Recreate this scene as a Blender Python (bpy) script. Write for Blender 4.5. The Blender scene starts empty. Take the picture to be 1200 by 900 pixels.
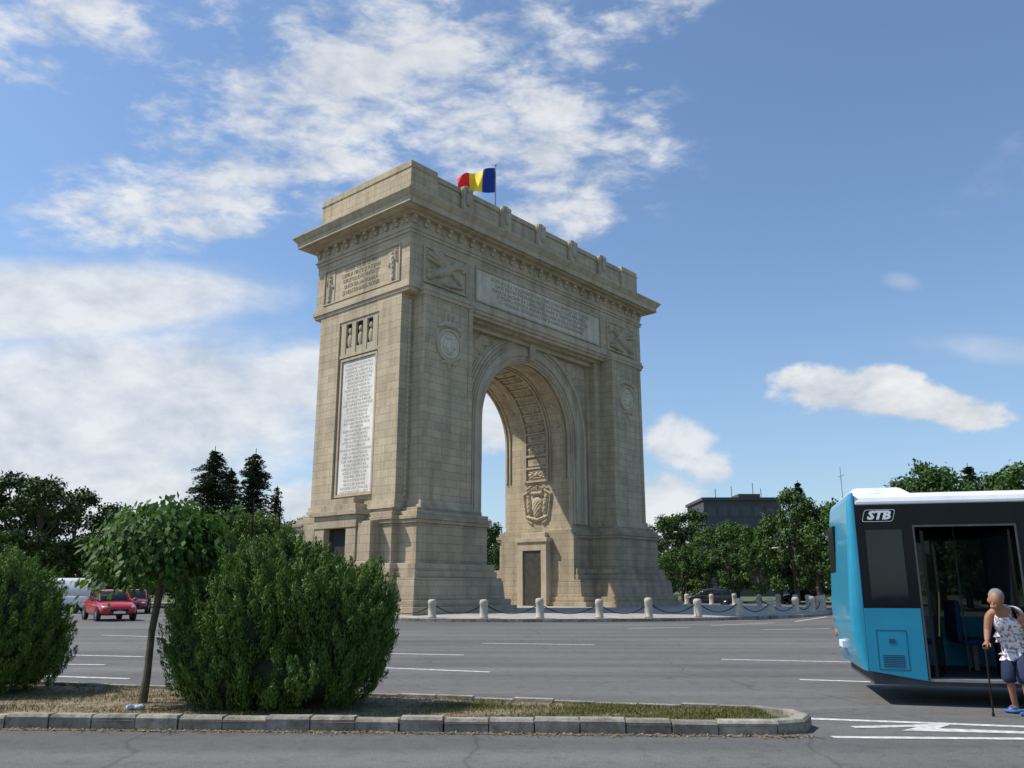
import bpy, bmesh, math, random
import numpy as np
from mathutils import Vector, Matrix
random.seed(7); rng=np.random.default_rng(7)
D2R=math.radians
scn=bpy.context.scene
scn.view_settings.view_transform='Standard'
try: scn.view_settings.look='None'
except Exception: pass
scn.view_settings.exposure=0
COL=scn.collection

# ---------------------------------------------------------------- materials
def new_mat(name):
    m=bpy.data.materials.new(name); m.use_nodes=True
    nt=m.node_tree; b=nt.nodes['Principled BSDF']
    return m,nt,b
def N(nt,t,**kw):
    n=nt.nodes.new(t)
    for k,v in kw.items(): setattr(n,k,v)
    return n
def ramp(nt,src,p0,c0,p1,c1):
    r=N(nt,'ShaderNodeValToRGB'); e=r.color_ramp.elements
    e[0].position=p0; e[0].color=(*c0,1); e[1].position=p1; e[1].color=(*c1,1)
    nt.links.new(src,r.inputs[0]); return r.outputs[0]
def mixc(nt,mode,fac,a,b):
    m=N(nt,'ShaderNodeMix',data_type='RGBA',blend_type=mode)
    if isinstance(fac,(int,float)): m.inputs[0].default_value=fac
    else: nt.links.new(fac,m.inputs[0])
    for i,x in ((6,a),(7,b)):
        if isinstance(x,tuple): m.inputs[i].default_value=(*x,1)
        else: nt.links.new(x,m.inputs[i])
    return m.outputs[2]
def noise(nt,vec,scale,detail=4,rough=.55,dist=0):
    n=N(nt,'ShaderNodeTexNoise'); n.inputs['Scale'].default_value=scale
    n.inputs['Detail'].default_value=detail; n.inputs['Roughness'].default_value=rough
    n.inputs['Distortion'].default_value=dist
    if vec is not None: nt.links.new(vec,n.inputs['Vector'])
    return n.outputs['Fac']
def mapping(nt,src,sc=(1,1,1),rot=(0,0,0)):
    m=N(nt,'ShaderNodeMapping'); m.inputs['Scale'].default_value=sc; m.inputs['Rotation'].default_value=rot
    nt.links.new(src,m.inputs['Vector']); return m.outputs[0]
def surf(name,c1,c2,scale=5,rough=.7,metal=0,bump=0,spec=.5,coat=0):
    m,nt,b=new_mat(name)
    tc=N(nt,'ShaderNodeTexCoord').outputs['Object']
    f=noise(nt,tc,scale,4)
    nt.links.new(ramp(nt,f,.3,c1,.7,c2),b.inputs['Base Color'])
    b.inputs['Roughness'].default_value=rough; b.inputs['Metallic'].default_value=metal
    b.inputs['Specular IOR Level'].default_value=spec
    b.inputs['Coat Weight'].default_value=coat
    if bump:
        bp=N(nt,'ShaderNodeBump'); bp.inputs['Strength'].default_value=bump; bp.inputs['Distance'].default_value=.02
        nt.links.new(noise(nt,tc,scale*6,4),bp.inputs['Height']); nt.links.new(bp.outputs[0],b.inputs['Normal'])
    return m
def stone(name,base,ashlar=True,dark=1.0):
    m,nt,b=new_mat(name)
    geo=N(nt,'ShaderNodeTexCoord'); ob=geo.outputs['Object']
    uv=geo.outputs['UV']
    a=tuple(x*.90*dark for x in base); c=tuple(min(1,x*1.08*dark) for x in base)
    col=ramp(nt,noise(nt,ob,.35,4),.3,a,.7,c)
    if ashlar:
        br=N(nt,'ShaderNodeTexBrick'); nt.links.new(uv,br.inputs['Vector'])
        br.inputs['Scale'].default_value=1; br.inputs['Brick Width'].default_value=1.25; br.inputs['Row Height'].default_value=.46
        br.inputs['Mortar Size'].default_value=.014; br.inputs['Mortar Smooth'].default_value=.3; br.inputs['Bias'].default_value=0
        br.inputs['Color1'].default_value=(.87,.87,.86,1); br.inputs['Color2'].default_value=(1.07,1.04,.98,1); br.inputs['Mortar'].default_value=(.60,.57,.52,1)
        col=mixc(nt,'MULTIPLY',1.0,col,br.outputs['Color'])
    st=noise(nt,mapping(nt,ob,(1.6,1.6,.12)),1.0,5,.6)
    col=mixc(nt,'MULTIPLY',.5,col,ramp(nt,st,.36,(.62,.60,.56),.54,(1.04,1.03,1.0)))
    bl=noise(nt,mapping(nt,ob,(1,1,.7)),.9,5,.65)
    col=mixc(nt,'MULTIPLY',.4,col,ramp(nt,bl,.36,(.68,.65,.60),.52,(1.0,1.0,1.0)))
    fn=noise(nt,ob,9,5,.65)
    col=mixc(nt,'MULTIPLY',.45,col,ramp(nt,fn,.3,(.78,.77,.76),.7,(1.12,1.12,1.12)))
    nt.links.new(col,b.inputs['Base Color']); b.inputs['Roughness'].default_value=.9; b.inputs['Specular IOR Level'].default_value=.15
    bp=N(nt,'ShaderNodeBump'); bp.inputs['Strength'].default_value=.35; bp.inputs['Distance'].default_value=.025
    h=fn
    if ashlar:
        mm=N(nt,'ShaderNodeMath',operation='MULTIPLY_ADD'); nt.links.new(br.outputs['Fac'],mm.inputs[0]); mm.inputs[1].default_value=-.8; nt.links.new(h,mm.inputs[2]); h=mm.outputs[0]
    nt.links.new(h,bp.inputs['Height']); nt.links.new(bp.outputs[0],b.inputs['Normal'])
    return m
def foliage(name,c1,c2,c3,trans=.25,nscale=1.2):
    m,nt,b=new_mat(name)
    g=N(nt,'ShaderNodeNewGeometry'); rnd=g.outputs['Random Per Island']
    tc=N(nt,'ShaderNodeTexCoord').outputs['Object']
    col=ramp(nt,rnd,.0,c1,1.0,c2)
    col=mixc(nt,'MIX',ramp(nt,noise(nt,tc,nscale,2),.4,(0,0,0),.65,(1,1,1)),col,c3)
    oi=N(nt,'ShaderNodeObjectInfo')
    col=mixc(nt,'MULTIPLY',1.0,col,ramp(nt,oi.outputs['Random'],0,(.75,.8,.75),1,(1.15,1.1,1.0)))
    nt.links.new(col,b.inputs['Base Color']); b.inputs['Roughness'].default_value=.6; b.inputs['Specular IOR Level'].default_value=.25
    if trans>0:
        tr=N(nt,'ShaderNodeBsdfTranslucent'); nt.links.new(mixc(nt,'MULTIPLY',1.0,col,(1.5,1.7,.8)),tr.inputs['Color'])
        mx=N(nt,'ShaderNodeMixShader'); mx.inputs[0].default_value=trans
        nt.links.new(b.outputs[0],mx.inputs[1]); nt.links.new(tr.outputs[0],mx.inputs[2])
        nt.links.new(mx.outputs[0],nt.nodes['Material Output'].inputs['Surface'])
    return m

ST=(.545,.46,.335)
M_ashlar=stone('ashlar_limestone',ST)
M_stone=stone('limestone',tuple(x*.98 for x in ST),False)
M_plinth=stone('plinth_stone',(.48,.405,.30),True,.95)
M_marble=stone('pale_marble',(.86,.82,.76),False)
M_pale=stone('pale_limestone',(.70,.62,.49),False)
M_letters=surf('engraved_letters',(.20,.165,.12),(.25,.21,.16),3,.9)
M_letters2=surf('engraved_letters_soft',(.25,.21,.155),(.30,.255,.19),3,.9)
M_letters3=surf('plaque_letters',(.42,.39,.33),(.48,.44,.38),3,.9)
M_dark=surf('dark_opening',(.012,.012,.012),(.02,.02,.018),3,.8)
M_door=surf('bronze_door',(.05,.042,.032),(.09,.075,.055),4,.5,.3)
M_bark=surf('bark',(.08,.06,.04),(.16,.13,.09),12,.95,0,.6)
M_bollard=surf('bollard_stone',(.38,.345,.28),(.56,.51,.42),5,.9,0,.4)
M_chain=surf('dark_iron',(.020,.017,.014),(.035,.03,.025),8,1.0,0,0,0.0)
M_pave=surf('paving',(.28,.265,.23),(.42,.39,.34),2,.9,0,.2)
M_white_paint=surf('road_paint',(.34,.34,.33),(.76,.76,.74),11,.7)
M_black_gloss=surf('black_gloss',(.004,.004,.005),(.008,.008,.009),2,.22,0,0,.25)
M_rubber=surf('rubber',(.012,.012,.012),(.025,.025,.024),8,.85)
M_rim=surf('rim_metal',(.35,.35,.36),(.5,.5,.5),6,.35,.8)
M_busblue=surf('bus_blue_paint',(.014,.25,.40),(.020,.30,.46),1.2,.28,0,0,.5,.3)
M_buswhite=surf('bus_white_paint',(.66,.68,.70),(.80,.81,.81),3,.35)
M_whitep=surf('white_plastic',(.80,.80,.79),(.86,.86,.84),3,.5)
M_grey=surf('grey_metal',(.25,.26,.27),(.36,.37,.38),5,.5,.3)
M_dgrey=surf('dark_grey_metal',(.07,.072,.075),(.11,.112,.115),5,.45,.2)
M_yellow=surf('yellow_rail',(.35,.25,.03),(.45,.33,.04),4,.4)
M_interior=surf('bus_interior',(.05,.05,.055),(.09,.09,.095),3,.8)
M_seat=surf('seat_fabric',(.02,.05,.12),(.03,.08,.2),30,.9)
M_red_lens=surf('red_lens',(.25,.01,.01),(.35,.02,.01),3,.2)
M_orange_lens=surf('orange_lens',(.5,.16,.02),(.6,.2,.03),3,.2)
M_lens=surf('headlight_lens',(.30,.32,.35),(.45,.47,.5),3,.08)
M_plate=surf('number_plate',(.7,.7,.7),(.8,.8,.8),3,.5)
def glass(name,col=(.02,.025,.03),alpha=.5):
    m,nt,b=new_mat(name)
    b.inputs['Base Color'].default_value=(*col,1); b.inputs['Roughness'].default_value=.04
    tr=N(nt,'ShaderNodeBsdfTransparent'); tr.inputs['Color'].default_value=(.6,.65,.68,1)
    lw=N(nt,'ShaderNodeLayerWeight'); lw.inputs['Blend'].default_value=.35
    mr=N(nt,'ShaderNodeMapRange'); nt.links.new(lw.outputs['Fresnel'],mr.inputs[0]); mr.inputs[3].default_value=alpha; mr.inputs[4].default_value=1
    mx=N(nt,'ShaderNodeMixShader'); nt.links.new(mr.outputs[0],mx.inputs[0]); nt.links.new(tr.outputs[0],mx.inputs[1]); nt.links.new(b.outputs[0],mx.inputs[2])
    nt.links.new(mx.outputs[0],nt.nodes['Material Output'].inputs['Surface']); return m
M_glass=glass('tinted_glass')
M_carglass=surf('car_glass',(.010,.012,.015),(.016,.019,.022),2,.05,0,0,.5)
def asphalt():
    m,nt,b=new_mat('asphalt')
    p=N(nt,'ShaderNodeNewGeometry').outputs['Position']
    big=noise(nt,mapping(nt,p,(.10,.22,1)),1,4,.6)
    col=ramp(nt,big,.3,(.115,.112,.107),.7,(.168,.163,.153))
    pat=noise(nt,mapping(nt,p,(.03,.9,1)),1,3,.5)
    col=mixc(nt,'MULTIPLY',.7,col,ramp(nt,pat,.38,(.74,.74,.74),.6,(1.1,1.1,1.1)))
    fine=noise(nt,p,55,3,.7)
    col=mixc(nt,'MULTIPLY',.9,col,ramp(nt,fine,.3,(.62,.62,.62),.7,(1.36,1.36,1.36)))
    sp=noise(nt,p,4,4,.7)
    col=mixc(nt,'MULTIPLY',.6,col,ramp(nt,sp,.32,(.62,.62,.63),.5,(1,1,1)))
    vo=N(nt,'ShaderNodeTexVoronoi',feature='DISTANCE_TO_EDGE'); vo.inputs['Scale'].default_value=.22
    wn=N(nt,'ShaderNodeVectorMath',operation='ADD'); nn=N(nt,'ShaderNodeTexNoise'); nn.inputs['Scale'].default_value=.6; nt.links.new(p,nn.inputs['Vector'])
    nt.links.new(p,wn.inputs[0]); nt.links.new(nn.outputs['Color'],wn.inputs[1]); nt.links.new(wn.outputs[0],vo.inputs['Vector'])
    col=mixc(nt,'MULTIPLY',.6,col,ramp(nt,vo.outputs[0],.0,(.45,.45,.45),.006,(1,1,1)))
    nt.links.new(col,b.inputs['Base Color']); b.inputs['Roughness'].default_value=.85; b.inputs['Specular IOR Level'].default_value=.25
    bp=N(nt,'ShaderNodeBump'); bp.inputs['Strength'].default_value=.4; bp.inputs['Distance'].default_value=.006
    nt.links.new(fine,bp.inputs['Height']); nt.links.new(bp.outputs[0],b.inputs['Normal'])
    return m
M_asphalt=asphalt()
def soil():
    m,nt,b=new_mat('dry_soil')
    p=N(nt,'ShaderNodeNewGeometry').outputs['Position']
    col=ramp(nt,noise(nt,p,5,6,.7),.35,(.10,.07,.04),.62,(.33,.26,.17))
    sep=N(nt,'ShaderNodeSeparateXYZ'); nt.links.new(p,sep.inputs[0])
    mr=N(nt,'ShaderNodeMapRange'); nt.links.new(sep.outputs[0],mr.inputs[0]); mr.inputs[1].default_value=-2.5; mr.inputs[2].default_value=2.5
    g=N(nt,'ShaderNodeMath',operation='MULTIPLY'); nt.links.new(mr.outputs[0],g.inputs[0]); nt.links.new(noise(nt,p,1.8,5,.65),g.inputs[1])
    col=mixc(nt,'MIX',ramp(nt,g.outputs[0],.30,(0,0,0),.62,(1,1,1)),col,(.12,.14,.045))
    nt.links.new(col,b.inputs['Base Color']); b.inputs['Roughness'].default_value=.95
    bp=N(nt,'ShaderNodeBump'); bp.inputs['Strength'].default_value=.9; bp.inputs['Distance'].default_value=.04
    nt.links.new(noise(nt,p,22,5,.7),bp.inputs['Height']); nt.links.new(bp.outputs[0],b.inputs['Normal'])
    return m
M_soil=soil()
M_ground=surf('park_ground',(.06,.085,.025),(.11,.12,.05),.3,.95)
def kerbmat():
    m,nt,b=new_mat('kerb_concrete')
    g=N(nt,'ShaderNodeNewGeometry'); p=g.outputs['Position']
    col=ramp(nt,noise(nt,p,6,6,.7),.35,(.20,.185,.155),.65,(.44,.41,.355))
    col=mixc(nt,'MULTIPLY',1.0,col,ramp(nt,g.outputs['Random Per Island'],0,(.72,.72,.70),1,(1.12,1.1,1.05)))
    st=noise(nt,p,1.3,4,.7); col=mixc(nt,'MULTIPLY',.7,col,ramp(nt,st,.38,(.55,.53,.50),.55,(1,1,1)))
    nt.links.new(col,b.inputs['Base Color']); b.inputs['Roughness'].default_value=.92
    bp=N(nt,'ShaderNodeBump'); bp.inputs['Strength'].default_value=.6; bp.inputs['Distance'].default_value=.02
    nt.links.new(noise(nt,p,30,5,.7),bp.inputs['Height']); nt.links.new(bp.outputs[0],b.inputs['Normal']); return m
M_kerb=kerbmat()

# ---------------------------------------------------------------- mesh builder
def finish(o,parent=None,label=None,cat=None,group=None,kind=None):
    COL.objects.link(o)
    if parent: o.parent=parent
    if label: o['label']=label
    if cat: o['category']=cat
    if group: o['group']=group
    if kind: o['kind']=kind
    return o
def empty(name,loc,rotz=0,**kw):
    e=bpy.data.objects.new(name,None); e.location=loc; e.rotation_euler=(0,0,rotz); e.empty_display_size=.3
    return finish(e,**kw)
class MB:
    def __init__(s): s.v=[];s.f=[];s.m=[];s.mi=0
    def add(s,vs,fs,mi=None):
        o=len(s.v); s.v+=[tuple(v) for v in vs]; s.f+=[tuple(o+i for i in f) for f in fs]; s.m+=[s.mi if mi is None else mi]*len(fs)
    def box(s,x0,x1,y0,y1,z0,z1,mi=None):
        x0,x1=sorted((x0,x1)); y0,y1=sorted((y0,y1))
        s.add([(x0,y0,z0),(x1,y0,z0),(x1,y1,z0),(x0,y1,z0),(x0,y0,z1),(x1,y0,z1),(x1,y1,z1),(x0,y1,z1)],
              [(0,3,2,1),(4,5,6,7),(0,1,5,4),(1,2,6,5),(2,3,7,6),(3,0,4,7)],mi)
    def frustum(s,p0,z0,p1,z1,mi=None):
        n=len(p0); s.add([(x,y,z0) for x,y in p0]+[(x,y,z1) for x,y in p1],
              [tuple(range(n))[::-1],tuple(range(n,2*n))]+[(i,(i+1)%n,n+(i+1)%n,n+i) for i in range(n)],mi)
    def prism(s,p,z0,z1,mi=None): s.frustum(p,z0,p,z1,mi)
    def extr(s,pts,axis,a,b,mi=None):
        def mk(t,q): 
            return {'x':(t,q[0],q[1]),'y':(q[0],t,q[1])}[axis]
        n=len(pts); s.add([mk(a,q) for q in pts]+[mk(b,q) for q in pts],
              [tuple(range(n))[::-1],tuple(range(n,2*n))]+[(i,(i+1)%n,n+(i+1)%n,n+i) for i in range(n)],mi)
    def tube(s,pts,rs,n=8,mi=None,cap=True,closed=False):
        pts=[Vector(p) for p in pts]; vs=[];fs=[]
        if not hasattr(rs,'__len__'): rs=[rs]*len(pts)
        ref=Vector((0,0,1)); m_=len(pts)
        if abs((pts[-1]-pts[0]).normalized().dot(ref))>.9: ref=Vector((1,0,0))
        if closed: ref=(pts[1]-pts[0]).cross(pts[m_//4]-pts[0]).normalized(); cap=False
        for i,p in enumerate(pts):
            if closed: d=(pts[(i+1)%m_]-pts[i-1]).normalized()
            else: d=(pts[min(i+1,m_-1)]-pts[max(i-1,0)]).normalized()
            a=d.cross(ref).normalized(); b=d.cross(a)
            for k in range(n):
                t=2*math.pi*k/n; vs.append(p+(a*math.cos(t)+b*math.sin(t))*rs[i])
        for i in range(m_ if closed else m_-1):
            j=(i+1)%m_
            for k in range(n): fs.append((i*n+k,i*n+(k+1)%n,j*n+(k+1)%n,j*n+k))
        if cap: fs.append(tuple(range(n))[::-1]); fs.append(tuple((m_-1)*n+k for k in range(n)))
        s.add(vs,fs,mi)
    def lathe(s,prof,n=16,c=(0,0,0),mi=None):
        vs=[];fs=[]
        for r,z in prof:
            for k in range(n):
                t=2*math.pi*k/n; vs.append((c[0]+r*math.cos(t),c[1]+r*math.sin(t),c[2]+z))
        for i in range(len(prof)-1):
            for k in range(n): fs.append((i*n+k,i*n+(k+1)%n,(i+1)*n+(k+1)%n,(i+1)*n+k))
        fs.append(tuple(range(n))[::-1]); fs.append(tuple((len(prof)-1)*n+k for k in range(n)))
        s.add(vs,fs,mi)
    def ellipsoid(s,c,r,nu=14,nv=9,mi=None,rot=None):
        vs=[];fs=[]
        R=rot or Matrix.Identity(3)
        for j in range(nv+1):
            ph=math.pi*j/nv
            for k in range(nu):
                t=2*math.pi*k/nu
                vs.append(Vector(c)+R@Vector((r[0]*math.sin(ph)*math.cos(t),r[1]*math.sin(ph)*math.sin(t),r[2]*math.cos(ph))))
        for j in range(nv):
            for k in range(nu): fs.append((j*nu+k,(j+1)*nu+k,(j+1)*nu+(k+1)%nu,j*nu+(k+1)%nu))
        s.add(vs,fs,mi)
    def loft(s,rings,mi=None,mf=None):
        n=len(rings[0]); o=len(s.v)
        s.v+=[tuple(p) for r in rings for p in r]
        for i in range(len(rings)-1):
            for k in range(n):
                s.f.append((o+i*n+k,o+i*n+(k+1)%n,o+(i+1)*n+(k+1)%n,o+(i+1)*n+k))
                s.m.append(mf(i,k) if mf else (s.mi if mi is None else mi))
        for ring in (tuple(range(n))[::-1],tuple((len(rings)-1)*n+k for k in range(n))):
            s.f.append(tuple(o+i for i in ring)); s.m.append(mf(-1,0) if mf else (s.mi if mi is None else mi))
    def obj(s,name,mats,parent=None,smooth=False,bevel=0,loc=(0,0,0),uv=False,subsurf=0,autos=None,**kw):
        me=bpy.data.meshes.new(name); me.from_pydata(s.v,[],s.f)
        if not isinstance(mats,(list,tuple)): mats=[mats]
        for m in mats: me.materials.append(m)
        me.polygons.foreach_set('material_index',s.m)
        bm=bmesh.new(); bm.from_mesh(me); bmesh.ops.remove_doubles(bm,verts=bm.verts,dist=1e-5) if smooth else None
        bmesh.ops.recalc_face_normals(bm,faces=bm.faces)
        if uv:
            l=bm.loops.layers.uv.new('UVMap')
            for f in bm.faces:
                n=f.normal
                for lp in f.loops:
                    c=lp.vert.co
                    if abs(n.z)>.75: q=(c.x,c.y)
                    elif abs(n.x)>abs(n.y): q=(c.y+.35,c.z)
                    else: q=(c.x,c.z)
                    lp[l].uv=q
        bm.to_mesh(me); bm.free()
        if smooth: me.polygons.foreach_set('use_smooth',[True]*len(me.polygons))
        o=bpy.data.objects.new(name,me); o.location=loc
        if bevel:
            b=o.modifiers.new('bevel','BEVEL'); b.width=bevel; b.segments=2; b.limit_method='ANGLE'; b.angle_limit=D2R(40)
        if subsurf:
            b=o.modifiers.new('sub','SUBSURF'); b.levels=subsurf; b.render_levels=subsurf
        return finish(o,parent,**kw)

def text_mesh(name,body,size,mat,mtx,parent,align='CENTER',extrude=.01,shear=0,bold=0,xs=1.0,spacing=1.0):
    cu=bpy.data.curves.new(name,'FONT'); cu.body=body; cu.size=size; cu.align_x=align; cu.align_y='CENTER'
    cu.extrude=extrude; cu.shear=shear; cu.offset=bold; cu.resolution_u=2; cu.space_line=spacing
    t=bpy.data.objects.new(name,cu); COL.objects.link(t)
    dg=bpy.context.evaluated_depsgraph_get(); me=bpy.data.meshes.new_from_object(t.evaluated_get(dg))
    bpy.data.objects.remove(t); bpy.data.curves.remove(cu)
    me.name=name; me.materials.clear(); me.materials.append(mat)
    me.transform(mtx@Matrix.Diagonal((xs,1,1,1)))
    o=bpy.data.objects.new(name,me); return finish(o,parent)
def frame(origin,U,V):
    U=Vector(U).normalized(); V=Vector(V).normalized(); W=U.cross(V)
    M=Matrix(((U.x,V.x,W.x,origin[0]),(U.y,V.y,W.y,origin[1]),(U.z,V.z,W.z,origin[2]),(0,0,0,1))); return M

def leaves_mesh(name,P,Nn,size,aspect,mat,T=None,extra=None,sizes=None):
    n=len(P); P=np.asarray(P,float); Nn=np.asarray(Nn,float)
    Nn/= (np.linalg.norm(Nn,axis=1,keepdims=True)+1e-9)
    if T is None:
        T=np.cross(Nn,rng.normal(size=(n,3)))
    else:
        T=T-Nn*np.sum(T*Nn,axis=1,keepdims=True)
    T/= (np.linalg.norm(T,axis=1,keepdims=True)+1e-9)
    B=np.cross(Nn,T); s=(size*rng.uniform(.6,1.3,n) if sizes is None else sizes)[:,None]; w=s*aspect
    V=np.empty((n,4,3)); V[:,0]=P-T*s; V[:,1]=P+B*w-T*s*.1; V[:,2]=P+T*s-Nn*s*.25; V[:,3]=P-B*w-T*s*.1
    V=V.reshape(-1,3); F=np.arange(4*n)
    me=bpy.data.meshes.new(name)
    me.vertices.add(4*n); me.vertices.foreach_set('co',V.ravel())
    me.loops.add(4*n); me.loops.foreach_set('vertex_index',F)
    me.polygons.add(n); me.polygons.foreach_set('loop_start',np.arange(0,4*n,4)); me.polygons.foreach_set('loop_total',np.full(n,4))
    me.materials.append(mat); me.update(); me.validate()
    return me

# ---------------------------------------------------------------- camera, light, world
cam=bpy.data.objects.new('camera',bpy.data.cameras.new('camera')); COL.objects.link(cam); scn.camera=cam
cam.data.sensor_width=36; cam.data.lens=36*970/1200; cam.data.clip_end=4000; cam.data.clip_start=.05
cam.location=(0,0,1.6); PITCH=math.atan(238/970); cam.rotation_euler=(math.pi/2+PITCH,0,0)
SUNH=Vector((-.99,.05,0)).normalized(); EL=D2R(53)
sv=Vector((SUNH.x*math.cos(EL),SUNH.y*math.cos(EL),math.sin(EL)))
sl=bpy.data.lights.new('sun','SUN'); sl.energy=4.9; sl.angle=D2R(.5); sl.color=(1,.95,.86)
so=bpy.data.objects.new('sun',sl); COL.objects.link(so); so.rotation_euler=sv.to_track_quat('Z','Y').to_euler(); so.location=(-30,0,60)
w=bpy.data.worlds.new('World'); scn.world=w; w.use_nodes=True; nt=w.node_tree
bg=nt.nodes['Background']; bg.inputs['Strength'].default_value=.145
sky=N(nt,'ShaderNodeTexSky',sky_type='NISHITA'); sky.sun_disc=False; sky.sun_elevation=EL; sky.sun_rotation=math.atan2(SUNH.x,SUNH.y)%(2*math.pi)
sky.air_density=1.0; sky.dust_density=.6; sky.ozone_density=2.0
def mth(op,a,b=None,c=None,clamp=False):
    n=N(nt,'ShaderNodeMath',operation=op,use_clamp=clamp)
    for i,x in enumerate((a,b,c)):
        if x is None: continue
        if isinstance(x,(int,float)): n.inputs[i].default_value=x
        else: nt.links.new(x,n.inputs[i])
    return n.outputs[0]
tc=N(nt,'ShaderNodeTexCoord').outputs['Generated']
sp=N(nt,'ShaderNodeSeparateXYZ'); nt.links.new(tc,sp.inputs[0])
yy=mth('MAXIMUM',sp.outputs[1],.08)
TT=mth('DIVIDE',sp.outputs[0],yy); HH=mth('DIVIDE',sp.outputs[2],yy)
front=mth('MULTIPLY_ADD',sp.outputs[1],6,-.5,clamp=True)
def wnoise(scale,detail,rough,sx=(1,1,1),dist=0,rot=(0,0,0)):
    return noise(nt,mapping(nt,tc,sx,rot),scale,detail,rough,dist)
n_str=wnoise(5.0,4,.6,(1,1,1.3),.3)
n_fine=wnoise(19,5,.62,(.7,1,1.6),.2,(0,.5,0))
n_rip=wnoise(34,4,.6,(.6,1,1.5),.3,(0,-.45,0))
n_puff=wnoise(13,5,.58,(1,1,1.5),.2)
n_soft=wnoise(3.2,4,.55,(1,1,2.6),.3)
def blob(cx,cy,rx,ry,ang=0):
    dx=mth('SUBTRACT',TT,cx); dy=mth('SUBTRACT',HH,cy)
    ca,sa=math.cos(ang),math.sin(ang)
    a=mth('MULTIPLY_ADD',dx,ca/rx,mth('MULTIPLY',dy,sa/rx)); b=mth('MULTIPLY_ADD',dx,-sa/ry,mth('MULTIPLY',dy,ca/ry))
    d=mth('SQRT',mth('ADD',mth('MULTIPLY',a,a),mth('MULTIPLY',b,b)))
    return mth('SUBTRACT',1,d,clamp=True)
def union(L):
    r=L[0]
    for x in L[1:]: r=mth('MAXIMUM',r,x)
    return r
def sstep(x,a,b):
    m=N(nt,'ShaderNodeMapRange',interpolation_type='SMOOTHSTEP'); nt.links.new(x,m.inputs[0]); m.inputs[1].default_value=a; m.inputs[2].default_value=b
    return m.outputs[0]
strand=union([blob(-.36,.53,.36,.12,.2),blob(-.2,.68,.46,.22,.35),blob(.03,.62,.18,.26,1.2),blob(.2,.79,.16,.06,.6),blob(-.6,.78,.28,.14,.1),blob(.05,.47,.12,.05,0)])
sm=mth('ADD',mth('ADD',mth('ADD',mth('MULTIPLY',n_str,.5),mth('MULTIPLY',n_fine,.8)),mth('MULTIPLY',n_rip,.55)),mth('MULTIPLY',strand,.36))
c1=mth('MULTIPLY',mth('MULTIPLY',sstep(sm,.95,1.33),sstep(strand,0,.35)),.92)
soft=union([blob(-.56,.355,.36,.085,.05),blob(-.5,.21,.5,.16,0),blob(-.62,.12,.5,.14,0),blob(-.2,.25,.3,.08,0)])
c2=mth('MULTIPLY',sstep(mth('ADD',mth('ADD',mth('MULTIPLY',n_soft,.75),mth('MULTIPLY',n_fine,.28)),mth('MULTIPLY',soft,.9)),.64,1.04),.88)
puff=union([blob(.415,.236,.13,.044,.0),blob(.49,.222,.18,.040,-.10),blob(.375,.248,.07,.03),blob(.56,.205,.09,.028),blob(.46,.25,.07,.03)])
low=union([blob(.2,.17,.065,.05,0),blob(.18,.10,.08,.06),blob(.24,.14,.05,.03),blob(-.02,.2,.1,.06),blob(-.17,.12,.1,.05),blob(-.23,.09,.12,.05)])
c3=sstep(mth('ADD',mth('ADD',mth('MULTIPLY',n_puff,.6),mth('MULTIPLY',n_fine,.4)),mth('MULTIPLY',puff,.6)),.60,.80)
c3=mth('MULTIPLY',c3,sstep(puff,0,.12))
c4=mth('MULTIPLY',mth('MULTIPLY',sstep(mth('ADD',mth('ADD',mth('MULTIPLY',n_puff,.6),mth('MULTIPLY',n_fine,.35)),mth('MULTIPLY',low,.6)),.58,.85),sstep(low,0,.15)),.85)
wisp=union([blob(.60,.29,.16,.03,-.1),blob(.5,.38,.04,.02,-.2)])
c5=mth('MULTIPLY',sstep(mth('ADD',n_str,mth('MULTIPLY',wisp,.6)),.6,1.1),mth('MULTIPLY',sstep(wisp,0,.4),.3))
cl=mth('MULTIPLY',union([c1,c2,c3,c4,c5]),front)
shade=mth('ADD',mth('MULTIPLY',n_puff,.7),mth('MULTIPLY',n_fine,.5))
rc=N(nt,'ShaderNodeValToRGB'); nt.links.new(shade,rc.inputs[0]); e=rc.color_ramp.elements
e[0].position=.45; e[0].color=(3.9,4.25,4.8,1); e[1].position=.72; e[1].color=(5.9,6.0,6.1,1)
skc=mixc(nt,'MULTIPLY',1.0,sky.outputs[0],(.93,1.04,1.12))
haze=mth('MULTIPLY_ADD',mth('SUBTRACT',1,sstep(sp.outputs[2],-.02,.42)),.36,.05)
skc=mixc(nt,'MIX',haze,skc,(2.7,3.5,4.6))
fin=mixc(nt,'MIX',cl,skc,rc.outputs[0])
nt.links.new(fin,bg.inputs['Color'])

# ---------------------------------------------------------------- ground, roads
g=MB(); g.add([(-1500,-300,0),(1500,-300,0),(1500,2500,0),(-1500,2500,0)],[(0,1,2,3)]); g.obj('ground',M_ground,kind='structure')
r=MB(); cx,cy,R=1.0,60.5,36
poly=[(-160,-30),(160,-30),(160,34),(60,40)]
for i in range(0,41):
    a=-.55+ (math.pi+1.1)*i/40; poly.append((cx+R*1.05*math.cos(a),cy+R*math.sin(a)))
poly+=[(-60,46),(-160,50)]
r.add([(x,y,.004) for x,y in poly],[tuple(range(len(poly)))]); r.obj('road',M_asphalt,kind='structure')
av=MB(); av.add([(-12,90,.002),(14,90,.002),(40,600,.002),(10,600,.002)],[(0,1,2,3)]); av.add([(-34,50,.0025),(-34,74,.0025),(-300,150,.0025),(-300,110,.0025)],[(3,2,1,0)]); av.obj('avenue',M_asphalt,kind='structure')
pv=MB()
n=60; a0,a1=-.35,math.pi+.35
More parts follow.
